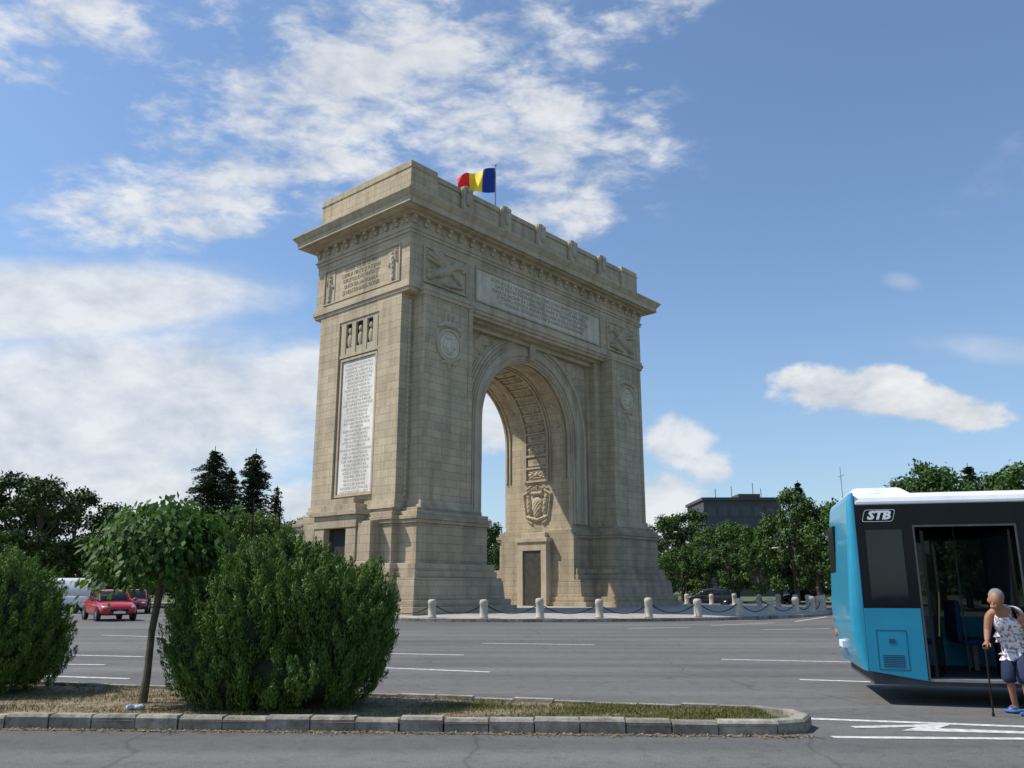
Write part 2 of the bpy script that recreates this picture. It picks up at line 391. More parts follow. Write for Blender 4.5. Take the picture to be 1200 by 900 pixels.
for i in range(n):
    if 22<=i<=28: continue
    p=[]
    for rr in (R+1.5,R+5):
        for a in (a0+(a1-a0)*i/n,a0+(a1-a0)*(i+1)/n): p.append((cx+rr*1.05*math.cos(a),cy+rr*math.sin(a)))
    pv.prism([p[0],p[1],p[3],p[2]],0,.13)
pv.obj('pavement',M_pave,kind='structure')
PR=20.3
pl=MB(); n=96; rings=[(PR-.25,.145),(16,.25),(0.01,.30)]
vs=[(cx+rr*math.cos(2*math.pi*k/n),cy+rr*math.sin(2*math.pi*k/n),z) for rr,z in rings for k in range(n)]
pl.add(vs,[(i*n+k,i*n+(k+1)%n,(i+1)*n+(k+1)%n,(i+1)*n+k) for i in range(2) for k in range(n)]); pl.obj('plaza_pavement',M_pave,kind='structure')
kb=MB(); nk=150
for k in range(nk):
    a=2*math.pi*k/nk; b=2*math.pi*(k+.97)/nk
    kb.prism([(cx+(PR-.25)*math.cos(a),cy+(PR-.25)*math.sin(a)),(cx+PR*math.cos(a),cy+PR*math.sin(a)),(cx+PR*math.cos(b),cy+PR*math.sin(b)),(cx+(PR-.25)*math.cos(b),cy+(PR-.25)*math.sin(b))],0,.15)
kb.obj('plaza_kerb',M_kerb,kind='structure')
near=[(-30,11.62),(-5.9,10.30),(2.3,9.86),(2.95,9.84),(3.32,10.0),(3.5,10.35),(3.45,10.8),(3.1,11.2)]
far=[(2.2,11.42),(-2.1,12.6),(-8.3,14.2),(-30,19.8)]
outl=near+far
isl=MB(); isl.add([(x,y,.10) for x,y in outl],[tuple(range(len(outl)))])
isl.obj('island_soil',M_soil,kind='structure')
def kerb_run(mb,pts,wd,h,blk):
    segs=[]; 
    for a,b in zip(pts[:-1],pts[1:]):
        a=Vector(a);b=Vector(b);L=(b-a).length; nb=max(1,round(L/blk)); 
        for i in range(nb): segs.append((a.lerp(b,i/nb),a.lerp(b,(i+1)/nb)))
    for a,b in segs:
        d=(b-a).normalized(); nrm=Vector((-d.y,d.x)); g_=random.uniform(.004,.014); j=random.uniform(-.018,.018); j2=j+random.uniform(-.012,.012); jz=random.uniform(-.018,.010)
        a2=a+d*g_; b2=b-d*g_
        p=[a2+nrm*(j),b2+nrm*j2,b2+nrm*(wd+j2),a2+nrm*(wd+j)]
        q=[a2+nrm*(j+.025)+d*.012,b2+nrm*(j2+.025)-d*.012,b2+nrm*(wd+j2),a2+nrm*(wd+j)]
        p=[tuple(x) for x in p]; q=[tuple(x) for x in q]
        mb.add([(*x,0) for x in p]+[(*x,h-.03+jz) for x in p]+[(*x,h+jz) for x in q],
               [(0,1,5,4),(1,2,6,5),(2,3,7,6),(3,0,4,7),(4,5,9,8),(5,6,10,9),(6,7,11,10),(7,4,8,11),(8,9,10,11)])
k2=MB(); kerb_run(k2,near,.17,.155,.5); kerb_run(k2,[near[-1]]+far,.15,.14,.55); k2.obj('island_kerb',M_kerb,kind='structure')
ds=MB()
ds.add([(-30,11.50,.008),(-5.9,10.18,.008),(2.3,9.74,.008),(3.1,9.70,.008),(3.3,10,.008),(2.3,9.86,.008),(-5.9,10.3,.008),(-30,11.62,.008)],[tuple(range(8))]); ds.obj('gutter_dirt',surf('gutter_dirt',(.08,.07,.05),(.17,.145,.11),9,.95),kind='structure')
def in_island(x,y):
    ylow=10.30-(x+5.9)*.0535+.22; yup=12.6-(x+2.1)*.258-.2
    return ylow<y<yup and x<3.1
P=[];Nn=[];T=[]
while len(P)<26000:
    x=random.uniform(-9,3.1); y=random.uniform(9.9,14.6)
    if not in_island(x,y): continue
    dens=.14+.75*max(0,min(1,(x+2.2)/3.5))
    k_=.5+.5*math.sin(x*2.1+1.3*math.sin(y*3.3))*math.cos(y*4.1-x*1.2)
    dens*= .08+1.1*k_*k_
    if random.random()>dens: continue
    P.append((x,y,.10+random.uniform(.0,.03))); a=random.uniform(0,6.28); Nn.append((math.cos(a),math.sin(a),.2)); T.append((random.uniform(-.6,.6),random.uniform(-.6,.6),1))
M_grass=foliage('grass',(.09,.125,.025),(.28,.24,.10),(.13,.15,.04),0,2)
me=leaves_mesh('grass',P,Nn,.027,.13,M_grass,T=np.array(T)); finish(bpy.data.objects.new('grass',me),kind='stuff')
P=[];Nn=[]
while len(P)<2600:
    x=random.uniform(-9,3.4)
    if random.random()<.35:
        y=10.30-(x+5.9)*.0535-abs(random.gauss(0,.10))-.02; z=.014
    else:
        y=random.uniform(9.9,14.6); z=.108
        if not in_island(x,y): continue
    P.append((x,y,z+random.uniform(0,.008))); Nn.append((random.gauss(0,.3),random.gauss(0,.3),1))
me=leaves_mesh('fallen_leaves',P,Nn,.022,.5,foliage('dry_leaf',(.16,.10,.04),(.36,.27,.13),(.22,.17,.08),0,2)); finish(bpy.data.objects.new('fallen_leaves',me),kind='stuff')

def strip(mb,a,b,wd,z=.009):
    a=Vector(a);b=Vector(b);d=(b-a).normalized();nn=Vector((-d.y,d.x))*wd/2
    mb.add([(*(a-nn),z),(*(b-nn),z),(*(b+nn),z),(*(a+nn),z)],[(0,1,2,3)])
mk=MB()
for a,b in [((-10.6,20.96),(-8.68,20.46)),((-9.56,18.5),(-8.6,18.4)),((-8.6,16.1),(-6.86,15.65)),((-14.5,22.6),(-12.5,22)),((-13.5,17.6),(-11.4,17.0)),
            ((-3.23,21.5),(-1.17,20.96)),((-.87,25.3),(2.35,24.6)),((-2.72,17.75),(-.43,16.85)),((4.75,19.75),(7.9,18.9)),((5.1,15.5),(7.6,14.7)),
            ((9.72,33.3),(12.51,33.97)),((4.6,34.2),(7.2,35.0)),((8.5,36.8),(12,39.5)),((13.5,41),(17.4,47.5)),((-8,27),(-5,26)),((-14,29.5),(-11,28.2))]:
    strip(mk,a,b,.14)
strip(mk,(3.58,11.05),(14,8.3),.14); strip(mk,(3.5,9.70),(14,9.2),.13,.0095)
mk.add([(3.98,10.42,.0095),(5.3,10.62,.0095),(4.95,10.28,.0095),(6.2,9.98,.0095),(6.15,9.86,.0095),(4.45,10.12,.0095),(4.75,10.38,.0095),(4.0,10.30,.0095)],[(0,7,6,1),(1,6,5,2),(2,5,4,3)])
mk.obj('road_marking',M_white_paint,kind='structure')

# ---------------------------------------------------------------- triumphal arch
PHI=D2R(49)
c_,s_=math.cos(PHI),math.sin(PHI)
C0=Vector((-6.477,46.0)); ctr=C0+Vector((c_,s_))*12.5+Vector((-s_,c_))*3.9
ARC=empty('triumphal_arch',(ctr.x,ctr.y,.25),PHI,label='weathered beige limestone triumphal arch with single vaulted opening on plaza',cat='monument')
R0=4.75; SP=11.85; HX=12.5
b=MB()
for s in (-1,1):
    b.box(s*6.9,s*12.25,-3.9,3.9,5.4,18.2)
    b.box(s*12.25,s*12.5,-3.9,-1.9,5.4,18.2); b.box(s*12.25,s*12.5,1.9,3.9,5.4,18.2); b.box(s*12.25,s*12.5,-1.9,1.9,17.5,18.2)
    for t in (-1,1):
        b.box(s*7.6,s*11.6,t*3.9,t*4.95,5.4,18.2)
        for xa,xb in ((7.6,7.95),(11.25,11.6)): b.box(s*xa,s*xb,t*4.95,t*5.0,5.8,18.2)
ang=[math.pi*i/40 for i in range(41)]
xs=[-6.9,-R0]+[-R0*math.cos(a) for a in ang[1:-1]]+[R0,6.9]
def zb(x): return SP+math.sqrt(max(0,R0*R0-x*x))
for a,c in zip(xs[:-1],xs[1:]):
    za=5.4 if abs(a)>R0+.1 or abs(c)>R0+.1 else zb(a); zc=5.4 if abs(a)>R0+.1 or abs(c)>R0+.1 else zb(c)
    b.add([(a,-3.1,za),(c,-3.1,zc),(c,3.1,zc),(a,3.1,za),(a,-3.1,18.2),(c,-3.1,18.2),(c,3.1,18.2),(a,3.1,18.2)],
          [(0,3,2,1),(4,5,6,7),(0,1,5,4),(2,3,7,6)]+([(0,4,7,3)] if abs(a)<R0+.01 and za==5.4 else [])+([(1,2,6,5)] if abs(c)<R0+.01 and zc==5.4 else []))
b.box(-HX,HX,-4.5,4.5,18.2,23.95)
b.obj('wall',M_ashlar,ARC,uv=True)
q=MB()
def slab(mb,ox,oy,z0,z1,hx=HX,hy=4.5): mb.box(-hx-ox,hx+ox,-hy-oy,hy+oy,z0,z1)
slab(q,.06,.06,18.25,18.45); slab(q,.14,.16,18.45,18.68); slab(q,.07,.08,18.68,18.9)
for s in (-1,1):
    for t in (-1,1):
        q.box(s*7.52,s*11.68,t*4.4,t*5.05,18.1,18.35); q.box(s*7.46,s*11.74,t*4.4,t*5.1,18.35,18.55); q.box(s*7.6,s*11.6,t*4.4,t*4.8,18.55,18.78)
for t in (-1,1):
    q.box(-6.895,6.895,t*3.1,t*3.55,17.6,18.2); q.box(-7.55,7.55,t*3.55,t*4.0,17.88,18.2); q.box(-7.55,7.55,t*4.0,t*4.42,18.03,18.2)
q.obj('string_course',M_stone,ARC,uv=True)
def cross(s,o,A=(4.75,12.8,4.05),B=(6.7,12.3,5.5)):
    ax0,ax1,ay=A; bx0,bx1,by=B
    p=[(ax0-o*.35,-(ay-.75)-o),(bx0-o,-(ay-.75)-o),(bx0-o,-by-o),(bx1+o,-by-o),(bx1+o,-ay-o),(ax1+o,-ay-o),(ax1+o,ay+o),(bx1+o,ay+o),(bx1+o,by+o),(bx0-o,by+o),(bx0-o,ay-.75+o),(ax0-o*.35,ay-.75+o)]
    return [(s*x,y) for x,y in p]
pm=MB()
lev=[(-.1,.35,1.25),(.35,.7,1.0),(.7,1.7,.75),(1.7,1.85,.62),(1.85,2.2,.42),(2.2,2.6,.32),(2.6,4.75,.0),(4.75,4.95,.12),(4.95,5.15,.2),(5.15,5.4,.05),(5.4,5.62,-.22)]
for s in (-1,1):
    for i,(z0,z1,o) in enumerate(lev):
        o1=o-.08 if i==2 else o
        pm.frustum(cross(s,o),z0,cross(s,o1),z1)
pm.obj('plinth',M_plinth,ARC,uv=True,bevel=.03)
for s in (-1,1):
    for t in (-1,1):
        bm_=MB(); bm_.box(s*7.44,s*11.76,t*3.95,t*5.18,5.62,5.8); bm_.box(s*7.52,s*11.68,t*3.95,t*5.1,5.8,6.05); bm_.obj('base_moulding',M_stone,ARC,uv=True)
    bm_=MB(); bm_.box(s*12.45,s*12.68,-4.06,4.06,5.62,5.8); bm_.box(s*12.45,s*12.6,-3.98,3.98,5.8,6.05); bm_.obj('base_moulding',M_stone,ARC,uv=True)
q=MB()
slab(q,.08,.08,21.9,22.1); slab(q,.16,.16,22.1,22.2); slab(q,.05,.05,22.2,22.95)
def block_run(lo,hi,nb,put):
    for i in range(nb):
        x=lo+(hi-lo)*i/(nb-1); st=(hi-lo)/(nb-1)
        put('b',x)
        if i<nb-1: put('r',x+st/2)
for t in (-1,1):
    def putf(k,x):
        if k=='b':
            for (w_,d_,z0,z1) in ((.13,.32,22.74,22.96),(.13,.18,22.48,22.74)): q.box(x-w_,x+w_,t*4.5,t*(4.5+d_),z0,z1)
        else:
            q.ellipsoid((x,t*4.56,22.6),(.19,.07,.17),8,6); q.ellipsoid((x-.24,t*4.55,22.62),(.07,.06,.16),6,5); q.ellipsoid((x+.24,t*4.55,22.62),(.07,.06,.16),6,5)
    block_run(-12.35,12.35,26,putf)
    def puts(k,y):
        if k=='b':
            for (w_,d_,z0,z1) in ((.13,.32,22.74,22.96),(.13,.18,22.48,22.74)): q.box(t*12.5,t*(12.5+d_),y-w_,y+w_,z0,z1)
        else: q.ellipsoid((t*12.56,y,22.6),(.07,.19,.17),8,6)
    block_run(-4.3,4.3,10,puts)
slab(q,.42,.42,22.96,23.1)
slab(q,.82,.82,23.1,23.2); slab(q,1.05,1.05,23.2,23.58); 
q.frustum([(-13.58,-5.58),(13.58,-5.58),(13.58,5.58),(-13.58,5.58)],23.58,[(-13.82,-5.82),(13.82,-5.82),(13.82,5.82),(-13.82,5.82)],23.88)
slab(q,1.33,1.33,23.88,23.98)
q.obj('cornice',M_stone,ARC,uv=True)
q=MB()
q.box(-12.45,12.45,-4.35,4.35,23.98,24.6); q.box(-12.3,12.3,-4.2,4.2,24.6,26.1); q.box(-12.4,12.4,-4.3,4.3,26.1,26.22); q.box(-12.3,12.3,-4.2,4.2,26.22,26.52)
for s in (-1,1):
    q.box(s*10.3,s*12.52,-4.42,4.42,24.6,26.16); q.box(s*10.25,s*12.57,-4.47,4.47,26.16,26.28); q.box(s*10.3,s*12.52,-4.42,4.42,26.28,26.62)
    q.box(s*10.15,s*12.66,-4.56,4.56,24.0,24.4)
q.obj('attic',M_ashlar,ARC,uv=True,bevel=.02)
for i,x in enumerate((-7.6,-3.8,0,3.8,7.6)):
    for t in (-1,1):
        if t==1 and i!=2: continue
        y=t*4.2
        m=MB(); m.box(x-.42,x+.42,y-t*.1,y+t*.30,24.75,26.58); m.ellipsoid((x,y+t*.12,26.56),(.36,.20,.17)); m.ellipsoid((x,y+t*.34,25.75),(.24,.12,.5)); m.ellipsoid((x,y+t*.36,26.3),(.16,.11,.18))
        for f_ in (-1,1): m.ellipsoid((x+f_*.42,y+t*.12,26.2),(.12,.15,.32)); m.ellipsoid((x+f_*.40,y+t*.15,25.4),(.10,.14,.5))
        m.box(x-.5,x+.5,y,y+t*.42,24.6,24.85)
        m.obj('carved_crest',M_stone,ARC)
rl=MB()
for x in np.linspace(-12,12,17): rl.tube([(x,0.6,26.3),(x,.6,27.05)],.03,6)
rl.tube([(-12,.6,27.05),(12,.6,27.05)],.03,6); rl.tube([(-12,.6,26.7),(12,.6,26.7)],.02,6)
rl.obj('roof_railing',M_chain,ARC)
path=[(-R0,5.7,-1,0),(-R0,SP,-1,0)]+[(-R0*math.cos(a),SP+R0*math.sin(a),-math.cos(a),math.sin(a)) for a in ang[1:-1]]+[(R0,SP,1,0),(R0,5.7,1,0)]
prof=[(-.001,-.05),(-.001,.08),(.14,.08),(.14,.16),(.34,.16),(.34,.26),(.42,.31),(.48,.27),(.85,.27),(.88,.20),(.95,.20),(.98,.27),(1.04,.27),(1.08,.18),(1.22,.18),(1.26,.34),(1.34,.38),(1.40,.26),(1.56,.26),(1.58,.18),(1.72,.18),(1.75,.10),(1.85,.10),(1.85,-.05)]
for t in (-1,1):
    m=MB(); rings=[[(x+nx*o,t*(3.1+p),z+nz*o) for o,p in prof] for x,z,nx,nz in path]; m.loft(rings); m.obj('archivolt',M_stone,ARC,uv=True)
for t in (-1,1):
    m=MB(); m.frustum([(-.22,t*3.0),(.22,t*3.0),(.22,t*3.5),(-.22,t*3.5)],16.7,[(-.36,t*3.0),(.36,t*3.0),(.36,t*3.62),(-.36,t*3.62)],17.87); m.ellipsoid((0,t*3.5,17.25),(.2,.14,.4)); m.obj('keystone',M_stone,ARC)
for t in (-1,1):
    for s in (-1,1):
        m=MB(); m.box(s*6.7,s*6.9,t*3.1,t*3.3,5.7,17.6); m.obj('recess_frame',M_stone,ARC)

def relief(mb,O,U,V,w_,h_,strokes,amp,nx,ny,sink=0.0):
    O=Vector(O);U=Vector(U);V=Vector(V);W=U.cross(V)
    X,Y=np.meshgrid(np.linspace(-w_/2,w_/2,nx),np.linspace(-h_/2,h_/2,ny))
    H=np.zeros_like(X)
    for (x0,y0,x1,y1,r_) in strokes:
        dx,dy=x1-x0,y1-y0; L=dx*dx+dy*dy+1e-9
        t=np.clip(((X-x0)*dx+(Y-y0)*dy)/L,0,1); d=np.hypot(X-x0-t*dx,Y-y0-t*dy)
        H=np.maximum(H,np.sqrt(np.clip(1-(d/r_)**2,0,1))*min(1,.4+r_*3))
    H=H*amp*(1+.12*np.sin(X*23)*np.sin(Y*19))+rng.normal(size=H.shape)*.003-sink
    vs=[O+U*float(X[j,i])+V*float(Y[j,i])+W*float(H[j,i]) for j in range(ny) for i in range(nx)]
    mb.add(vs,[(j*nx+i,j*nx+i+1,(j+1)*nx+i+1,(j+1)*nx+i) for j in range(ny-1) for i in range(nx-1)])
def border(mb,O,U,V,w_,h_,t_,d_):
    O=Vector(O);U=Vector(U);V=Vector(V);W=U.cross(V)
    def bx(u0,u1,v0,v1):
        vs=[O+U*u+V*v+W*k for k in (-.02,d_) for u,v in ((u0,v0),(u1,v0),(u1,v1),(u0,v1))]
        mb.add(vs,[(0,3,2,1),(4,5,6,7),(0,1,5,4),(1,2,6,5),(2,3,7,6),(3,0,4,7)])
    bx(-w_/2-t_,w_/2+t_,h_/2,h_/2+t_); bx(-w_/2-t_,w_/2+t_,-h_/2-t_,-h_/2); bx(-w_/2-t_,-w_/2,-h_/2,h_/2); bx(w_/2,w_/2+t_,-h_/2,h_/2)
def victory(f,k=1.0):
    L=[(-.2,.1,.5,-.25,.28),(.5,-.25,1.15,-.6,.2),(.5,-.25,1.2,-.35,.17),(-.2,.12,-.5,.3,.2),(-.62,.45,-.6,.46,.18),
       (-.45,.28,-1.1,.45,.1),(-1.1,.45,-1.35,.3,.08),(-.3,.2,-.7,-.25,.1),(-.7,-.25,-1.1,-.45,.09),
       (-.1,.25,.5,.75,.2),(.1,.3,.9,.75,.16),(.2,.25,1.2,.6,.13),(.3,.15,1.35,.35,.11),(-1.3,.3,-1.3,.6,.14),(-1.2,-.65,.1,-.8,.1)]
    return [(f*a*k,b_*k,f*c*k,d*k,r_*k) for a,b_,c,d,r_ in L]
for t in (-1,1):
    U=Vector((-t,0,0)); V=Vector((0,0,1))
    for s in (-1,1):
        m=MB(); O=(s*9.6,t*4.5+t*.0,20.2); f=1 if s*t<0 else -1
        relief(m,(O[0],O[1]+t*.03,O[2]),U,V,3.5,2.1,victory(f,1.18),.30,80,50); border(m,O,U,V,3.5,2.1,.12,.12); m.obj('relief_panel',M_stone,ARC)
        m=MB(); sx=s*5.25
        relief(m,(sx,t*3.1,16.7),U,V,2.6,1.7,[(a*.8,b_*.95,c*.8,d*.95,r_) for a,b_,c,d,r_ in victory(-f,1.0)],.18,46,34,.02); m.obj('spandrel_relief',M_stone,ARC)
        m=MB(); O=Vector((s*9.6,t*4.95,15.7)); 
        relief(m,O,U,V,2.6,3.8,[(-.3,.95,.3,.95,.2),(-.32,1.1,-.38,1.5,.09),(.32,1.1,.38,1.5,.09),(0,1.1,0,1.6,.1),(-.85,.75,-.35,1.0,.14),(.85,.75,.35,1.0,.14),(-1.0,.4,-.95,-.2,.12),(1.0,.4,.95,-.2,.12),(0,-1.35,-.55,-1.45,.12),(0,-1.35,.55,-1.45,.12),(0,-1.3,0,-1.75,.1)],.24,60,84,.02)
        cz=15.35
        for rr_,tr_ in ((.95,.11),): m.tube([(s*9.6+rr_*math.cos(a),t*5.0,cz+rr_*math.sin(a)) for a in np.linspace(0,2*math.pi,36,endpoint=False)],tr_,8,closed=True)
        m.obj('medallion',M_stone,ARC)
        m=MB(); m.extr([(s*9.6+.9*math.cos(a),cz+.9*math.sin(a)) for a in np.linspace(0,2*math.pi,36,endpoint=False)],'y',t*4.9,t*4.99)
        m.tube([(s*9.6+.74*math.cos(a),t*5.0,cz+.74*math.sin(a)) for a in np.linspace(0,2*math.pi,36,endpoint=False)],.05,8,closed=True); m.obj('medallion_disc',M_pale,ARC)
        m=MB(); relief(m,(s*9.6,t*4.99,cz),U,V,1.34,1.34,[(0,.12,0,-.12,.3),(0,-.2,0,-.36,.18),(-.36,.25,-.44,-.1,.1),(.36,.25,.44,-.1,.1),(-.2,.5,.2,.5,.1),(-.44,-.3,-.15,-.5,.08),(.44,-.3,.15,-.5,.08)],.2,36,36,.015); m.obj('medallion_crest',M_pale,ARC)
        m=MB(); 
        for z in np.arange(6.4,17.9,.3): m.ellipsoid((s*11.85,t*3.93,z),(.11,.10,.17),8,6)
        m.obj('garland',M_stone,ARC)
INS_S=["DUPĂ SECOLE DE SUFERINŢE CREŞTINEŞTE ÎNDURATE ŞI LUPTE GRELE","DATE PENTRU PĂSTRAREA FIINŢEI NAŢIONALE DUPĂ APĂRAREA","PLINĂ DE SACRIFICII A CIVILIZAŢIEI UMANE SE ÎNDEPLINI DREPTATEA","ŞI PENTRU POPORUL ROMÂN PRIN SABIA REGELUI FERDINAND","CU VITREAGA ÎNTREGII NAŢIUNI ŞI GÂNDUL REGINEI MARIA"]
for t in (-1,1):
    U=(-t,0,0)
    m=MB(); m.box(-6.8,6.8,t*4.45,t*4.508,19.15,21.25); m.obj('inscription_panel',M_pale,ARC)
    m=MB(); border(m,(0,t*4.5,20.2),U,(0,0,1),13.6,2.1,.12,.10); m.obj('inscription_frame',M_stone,ARC)
    text_mesh('inscription_text',"\n".join(INS_S),.36,M_letters2,frame((0,t*4.514,20.2),U,(0,0,1)),ARC,extrude=.006,xs=.94,spacing=.95)
SIDE_UP=["GLORIE CELOR CE PRIN","LUMINA MINŢII ŞI PUTEREA","SUFLETULUI AU PREGĂTIT","UNITATEA NAŢIONALĂ","ŞI NEATÂRNAREA PATRIEI"]
PROC="ROMÂNI! RĂZBOIUL CARE DE DOI ANI A ÎNCINS TOT MAI STRÂNS HOTARELE NOASTRE A ZDRUNCINAT ADÂNC VECHIUL AŞEZĂMÂNT AL EUROPEI ŞI A ÎNVEDERAT CĂ PENTRU VIITOR NUMAI PE TEMEIUL NAŢIONAL SE POATE ASIGURA VIAŢA PAŞNICĂ A POPOARELOR. PENTRU NEAMUL NOSTRU EL A ADUS ZIUA AŞTEPTATĂ DE VEACURI DE CONŞTIINŢA NAŢIONALĂ, ZIUA UNIRII LUI. DUPĂ VREMURI ÎNDELUNGATE DE NENOROCIRI ŞI DE GRELE ÎNCERCĂRI, ÎNAINTAŞII NOŞTRI AU REUŞIT SĂ ÎNTEMEIEZE STATUL ROMÂN PRIN UNIREA PRINCIPATELOR, PRIN RĂZBOIUL INDEPENDENŢEI, PRIN MUNCA LOR NEOBOSITĂ PENTRU RENAŞTEREA NAŢIONALĂ. ASTĂZI NE ESTE DAT NOUĂ SĂ ÎNTREGIM OPERA LOR, ÎNCHEGÂND PENTRU TOTDEAUNA CEEA CE MIHAI VITEAZUL A ÎNFĂPTUIT NUMAI PENTRU O CLIPĂ: UNIREA ROMÂNILOR DE PE CELE DOUĂ PĂRŢI ALE CARPAŢILOR. DE NOI ATÂRNĂ ASTĂZI SĂ SCĂPĂM DE SUB STĂPÂNIREA STRĂINĂ PE FRAŢII NOŞTRI DE PESTE MUNŢI ŞI DIN PLAIURILE BUCOVINEI, UNDE ŞTEFAN CEL MARE DOARME SOMNUL LUI DE VECI."
words=PROC.split(); lines=[];cur=""
for w_ in words:
    if len(cur)+len(w_)+1>27: lines.append(cur); cur=w_
    else: cur=(cur+" "+w_).strip()
lines.append(cur)
for s in (-1,1):
    U=(0,1,0) if s==1 else (0,-1,0); V=(0,0,1)
    m=MB(); m.box(s*12.2,s*12.33,-1.58,1.58,6.7,14.9); m.obj('marble_plaque',M_marble,ARC,bevel=.02)
    text_mesh('plaque_text',"\n".join(lines),.225,M_letters3,frame((s*12.333,0,10.8),U,V),ARC,extrude=.004,xs=.80,spacing=1.02)
    m=MB(); border(m,(s*12.25,0,10.8),U,V,3.2,8.25,.14,.16); m.obj('plaque_frame',M_stone,ARC)
    m=MB()
    for y0,y1 in ((-1.75,-1.3),(-.72,-.34),(.34,.72),(1.3,1.75)): m.box(s*12.25,s*12.44,y0,y1,15.35,17.3)
    m.box(s*12.25,s*12.44,-1.89,1.89,15.15,15.35); m.box(s*12.25,s*12.44,-1.89,1.89,17.3,17.499)
    for yy_ in (-1.01,0,1.01):
        m.box(s*12.25,s*12.4,yy_-.29,yy_+.29,15.35,15.75); m.ellipsoid((s*12.33,yy_,16.2),(.1,.2,.45),8,6); m.ellipsoid((s*12.33,yy_,16.85),(.1,.14,.2),8,6)
    m.obj('window_surround',M_stone,ARC,bevel=.02)
    m=MB()
    for y0,y1 in ((-1.3,-.72),(-.34,.34),(.72,1.3)): m.box(s*12.24,s*12.262,y0,y1,15.35,17.3)
    m.obj('window',M_dark,ARC)
    m=MB(); border(m,(s*12.5,0,20.2),U,V,7.2,2.2,.10,.08)
    for f in (-1,1):
        relief(m,Vector((s*12.53,0,20.2))+Vector(U)*f*3.05,U,V,.9,2.1,[(0,.65,0,.66,.14),(0,.4,0,-.2,.17),(0,-.2,.06*f,-.95,.14),(-.1,.35,-.3*f,-.1,.07),(.1,.35,.28*f,.75,.07),(.2*f,.8,.3*f,.2,.1)],.16,20,44)
    m.obj('side_relief',M_stone,ARC)
    text_mesh('side_inscription',"\n".join(SIDE_UP),.38,M_letters,frame((s*12.508,0,20.2),U,V),ARC,extrude=.006,xs=.80,spacing=1.0)
    m=MB()
    def bx(x0,x1,y0,y1,z0,z1): m.box(s*x0,s*x1,y0,y1,z0,z1)
    bx(12.6,13.55,-1.9,-1.0,-.05,4.6); bx(12.6,13.55,1.0,1.9,-.05,4.6); bx(12.6,13.6,-1.95,1.95,4.6,5.3); bx(12.5,13.75,-2.1,2.1,5.3,5.55); bx(12.45,13.4,-1.6,1.6,5.55,5.95); bx(12.45,13.2,-1.2,1.2,5.95,6.3)
    bx(12.7,13.9,-3.3,-2.0,-.05,2.7); bx(12.7,13.9,2.0,3.3,-.05,2.7); bx(12.7,13.5,-3.1,-2.0,2.7,4.9); bx(12.7,13.5,2.0,3.1,2.7,4.9)
    bx(12.9,15.2,-1.6,1.6,-.1,.2); bx(12.9,14.7,-1.5,1.5,.2,.5)
    m.obj('side_portal',M_plinth,ARC,uv=True,bevel=.03)
    m=MB(); m.box(s*13.0,s*13.12,-1.02,1.02,.3,4.55); m.obj('side_door',M_dark,ARC)
def sweep_rail(mb,y0,y1,d,zlow):
    pts=[(R0,zlow,1,0),(R0,SP,1,0)]+[(R0*math.cos(a),SP+R0*math.sin(a),math.cos(a),math.sin(a)) for a in ang[1:-1]]+[(-R0,SP,-1,0),(-R0,zlow,-1,0)]
    rings=[[(x+nx*.02,y0,z+nz*.02),(x-nx*d,y0,z-nz*d),(x-nx*d,y1,z-nz*d),(x+nx*.02,y1,z+nz*.02)] for x,z,nx,nz in pts]
    mb.loft(rings)
m=MB()
for y0,y1,d in ((-1.14,-.98,.16),(.98,1.14,.16),(-1.34,-1.22,.09),(1.22,1.34,.09),(-2.72,-2.6,.09),(2.6,2.72,.09),(-3.08,-2.92,.12),(2.92,3.08,.12)): sweep_rail(m,y0,y1,d,9.0)
NC=20
for k in range(0,NC+1):
    a=math.pi*(k)/NC; ca,sa=math.cos(a),math.sin(a)
    for (ya,yb) in ((-.98,.98),):
        p=Vector((R0*ca,0,SP+R0*sa)); tdir=Vector((-sa,0,ca)); n_=Vector((-ca,0,-sa))
        vs=[p+tdir*u+n_*h+Vector((0,y,0)) for h in (-.02,.13) for u,y in ((-.06,ya),(.06,ya),(.06,yb),(-.06,yb))]
        m.add(vs,[(0,3,2,1),(4,5,6,7),(0,1,5,4),(1,2,6,5),(2,3,7,6),(3,0,4,7)])
for s in (-1,1):
    for z in (9.0,9.98,10.9): m.box(s*R0,s*(R0-.15),-1.2,1.2,z-.07,z+.07)
m.obj('vault_coffer',M_stone,ARC)
NAMES=["MĂRĂŞTI","OITUZ","MĂRĂŞEŞTI","CERNA","JIU","OLT","BUDAPESTA","TURTUCAIA","NEAJLOV","DOBROGEA"]
ni=0
m=MB()
def text_panel(p,up,n_,U):
    global ni
    W=U
    vs=[p+up*u+n_*h+W*y for h in (-.02,.06) for u,y in ((-.26,-.86),(.26,-.86),(.26,.86),(-.26,.86))]
    m.add(vs,[(0,3,2,1),(4,5,6,7),(0,1,5,4),(1,2,6,5),(2,3,7,6),(3,0,4,7)])
    text_mesh('battle_name',NAMES[ni%10],.34,M_letters,frame(p+n_*.064,U,up),ARC,extrude=.006,xs=.8); ni+=1
arms=[(-.7,-.22,.7,.22,.08),(-.7,.22,.7,-.22,.08),(0,0,.01,0,.22),(-.35,.24,.35,.24,.07),(-.75,0,-.55,0,.12),(.75,0,.55,0,.12),(-.3,-.25,.3,-.25,.07)]
ros=[(.2*math.cos(q_),.2*math.sin(q_),.06*math.cos(q_),.06*math.sin(q_),.09) for q_ in np.arange(0,6.28,1.05)]
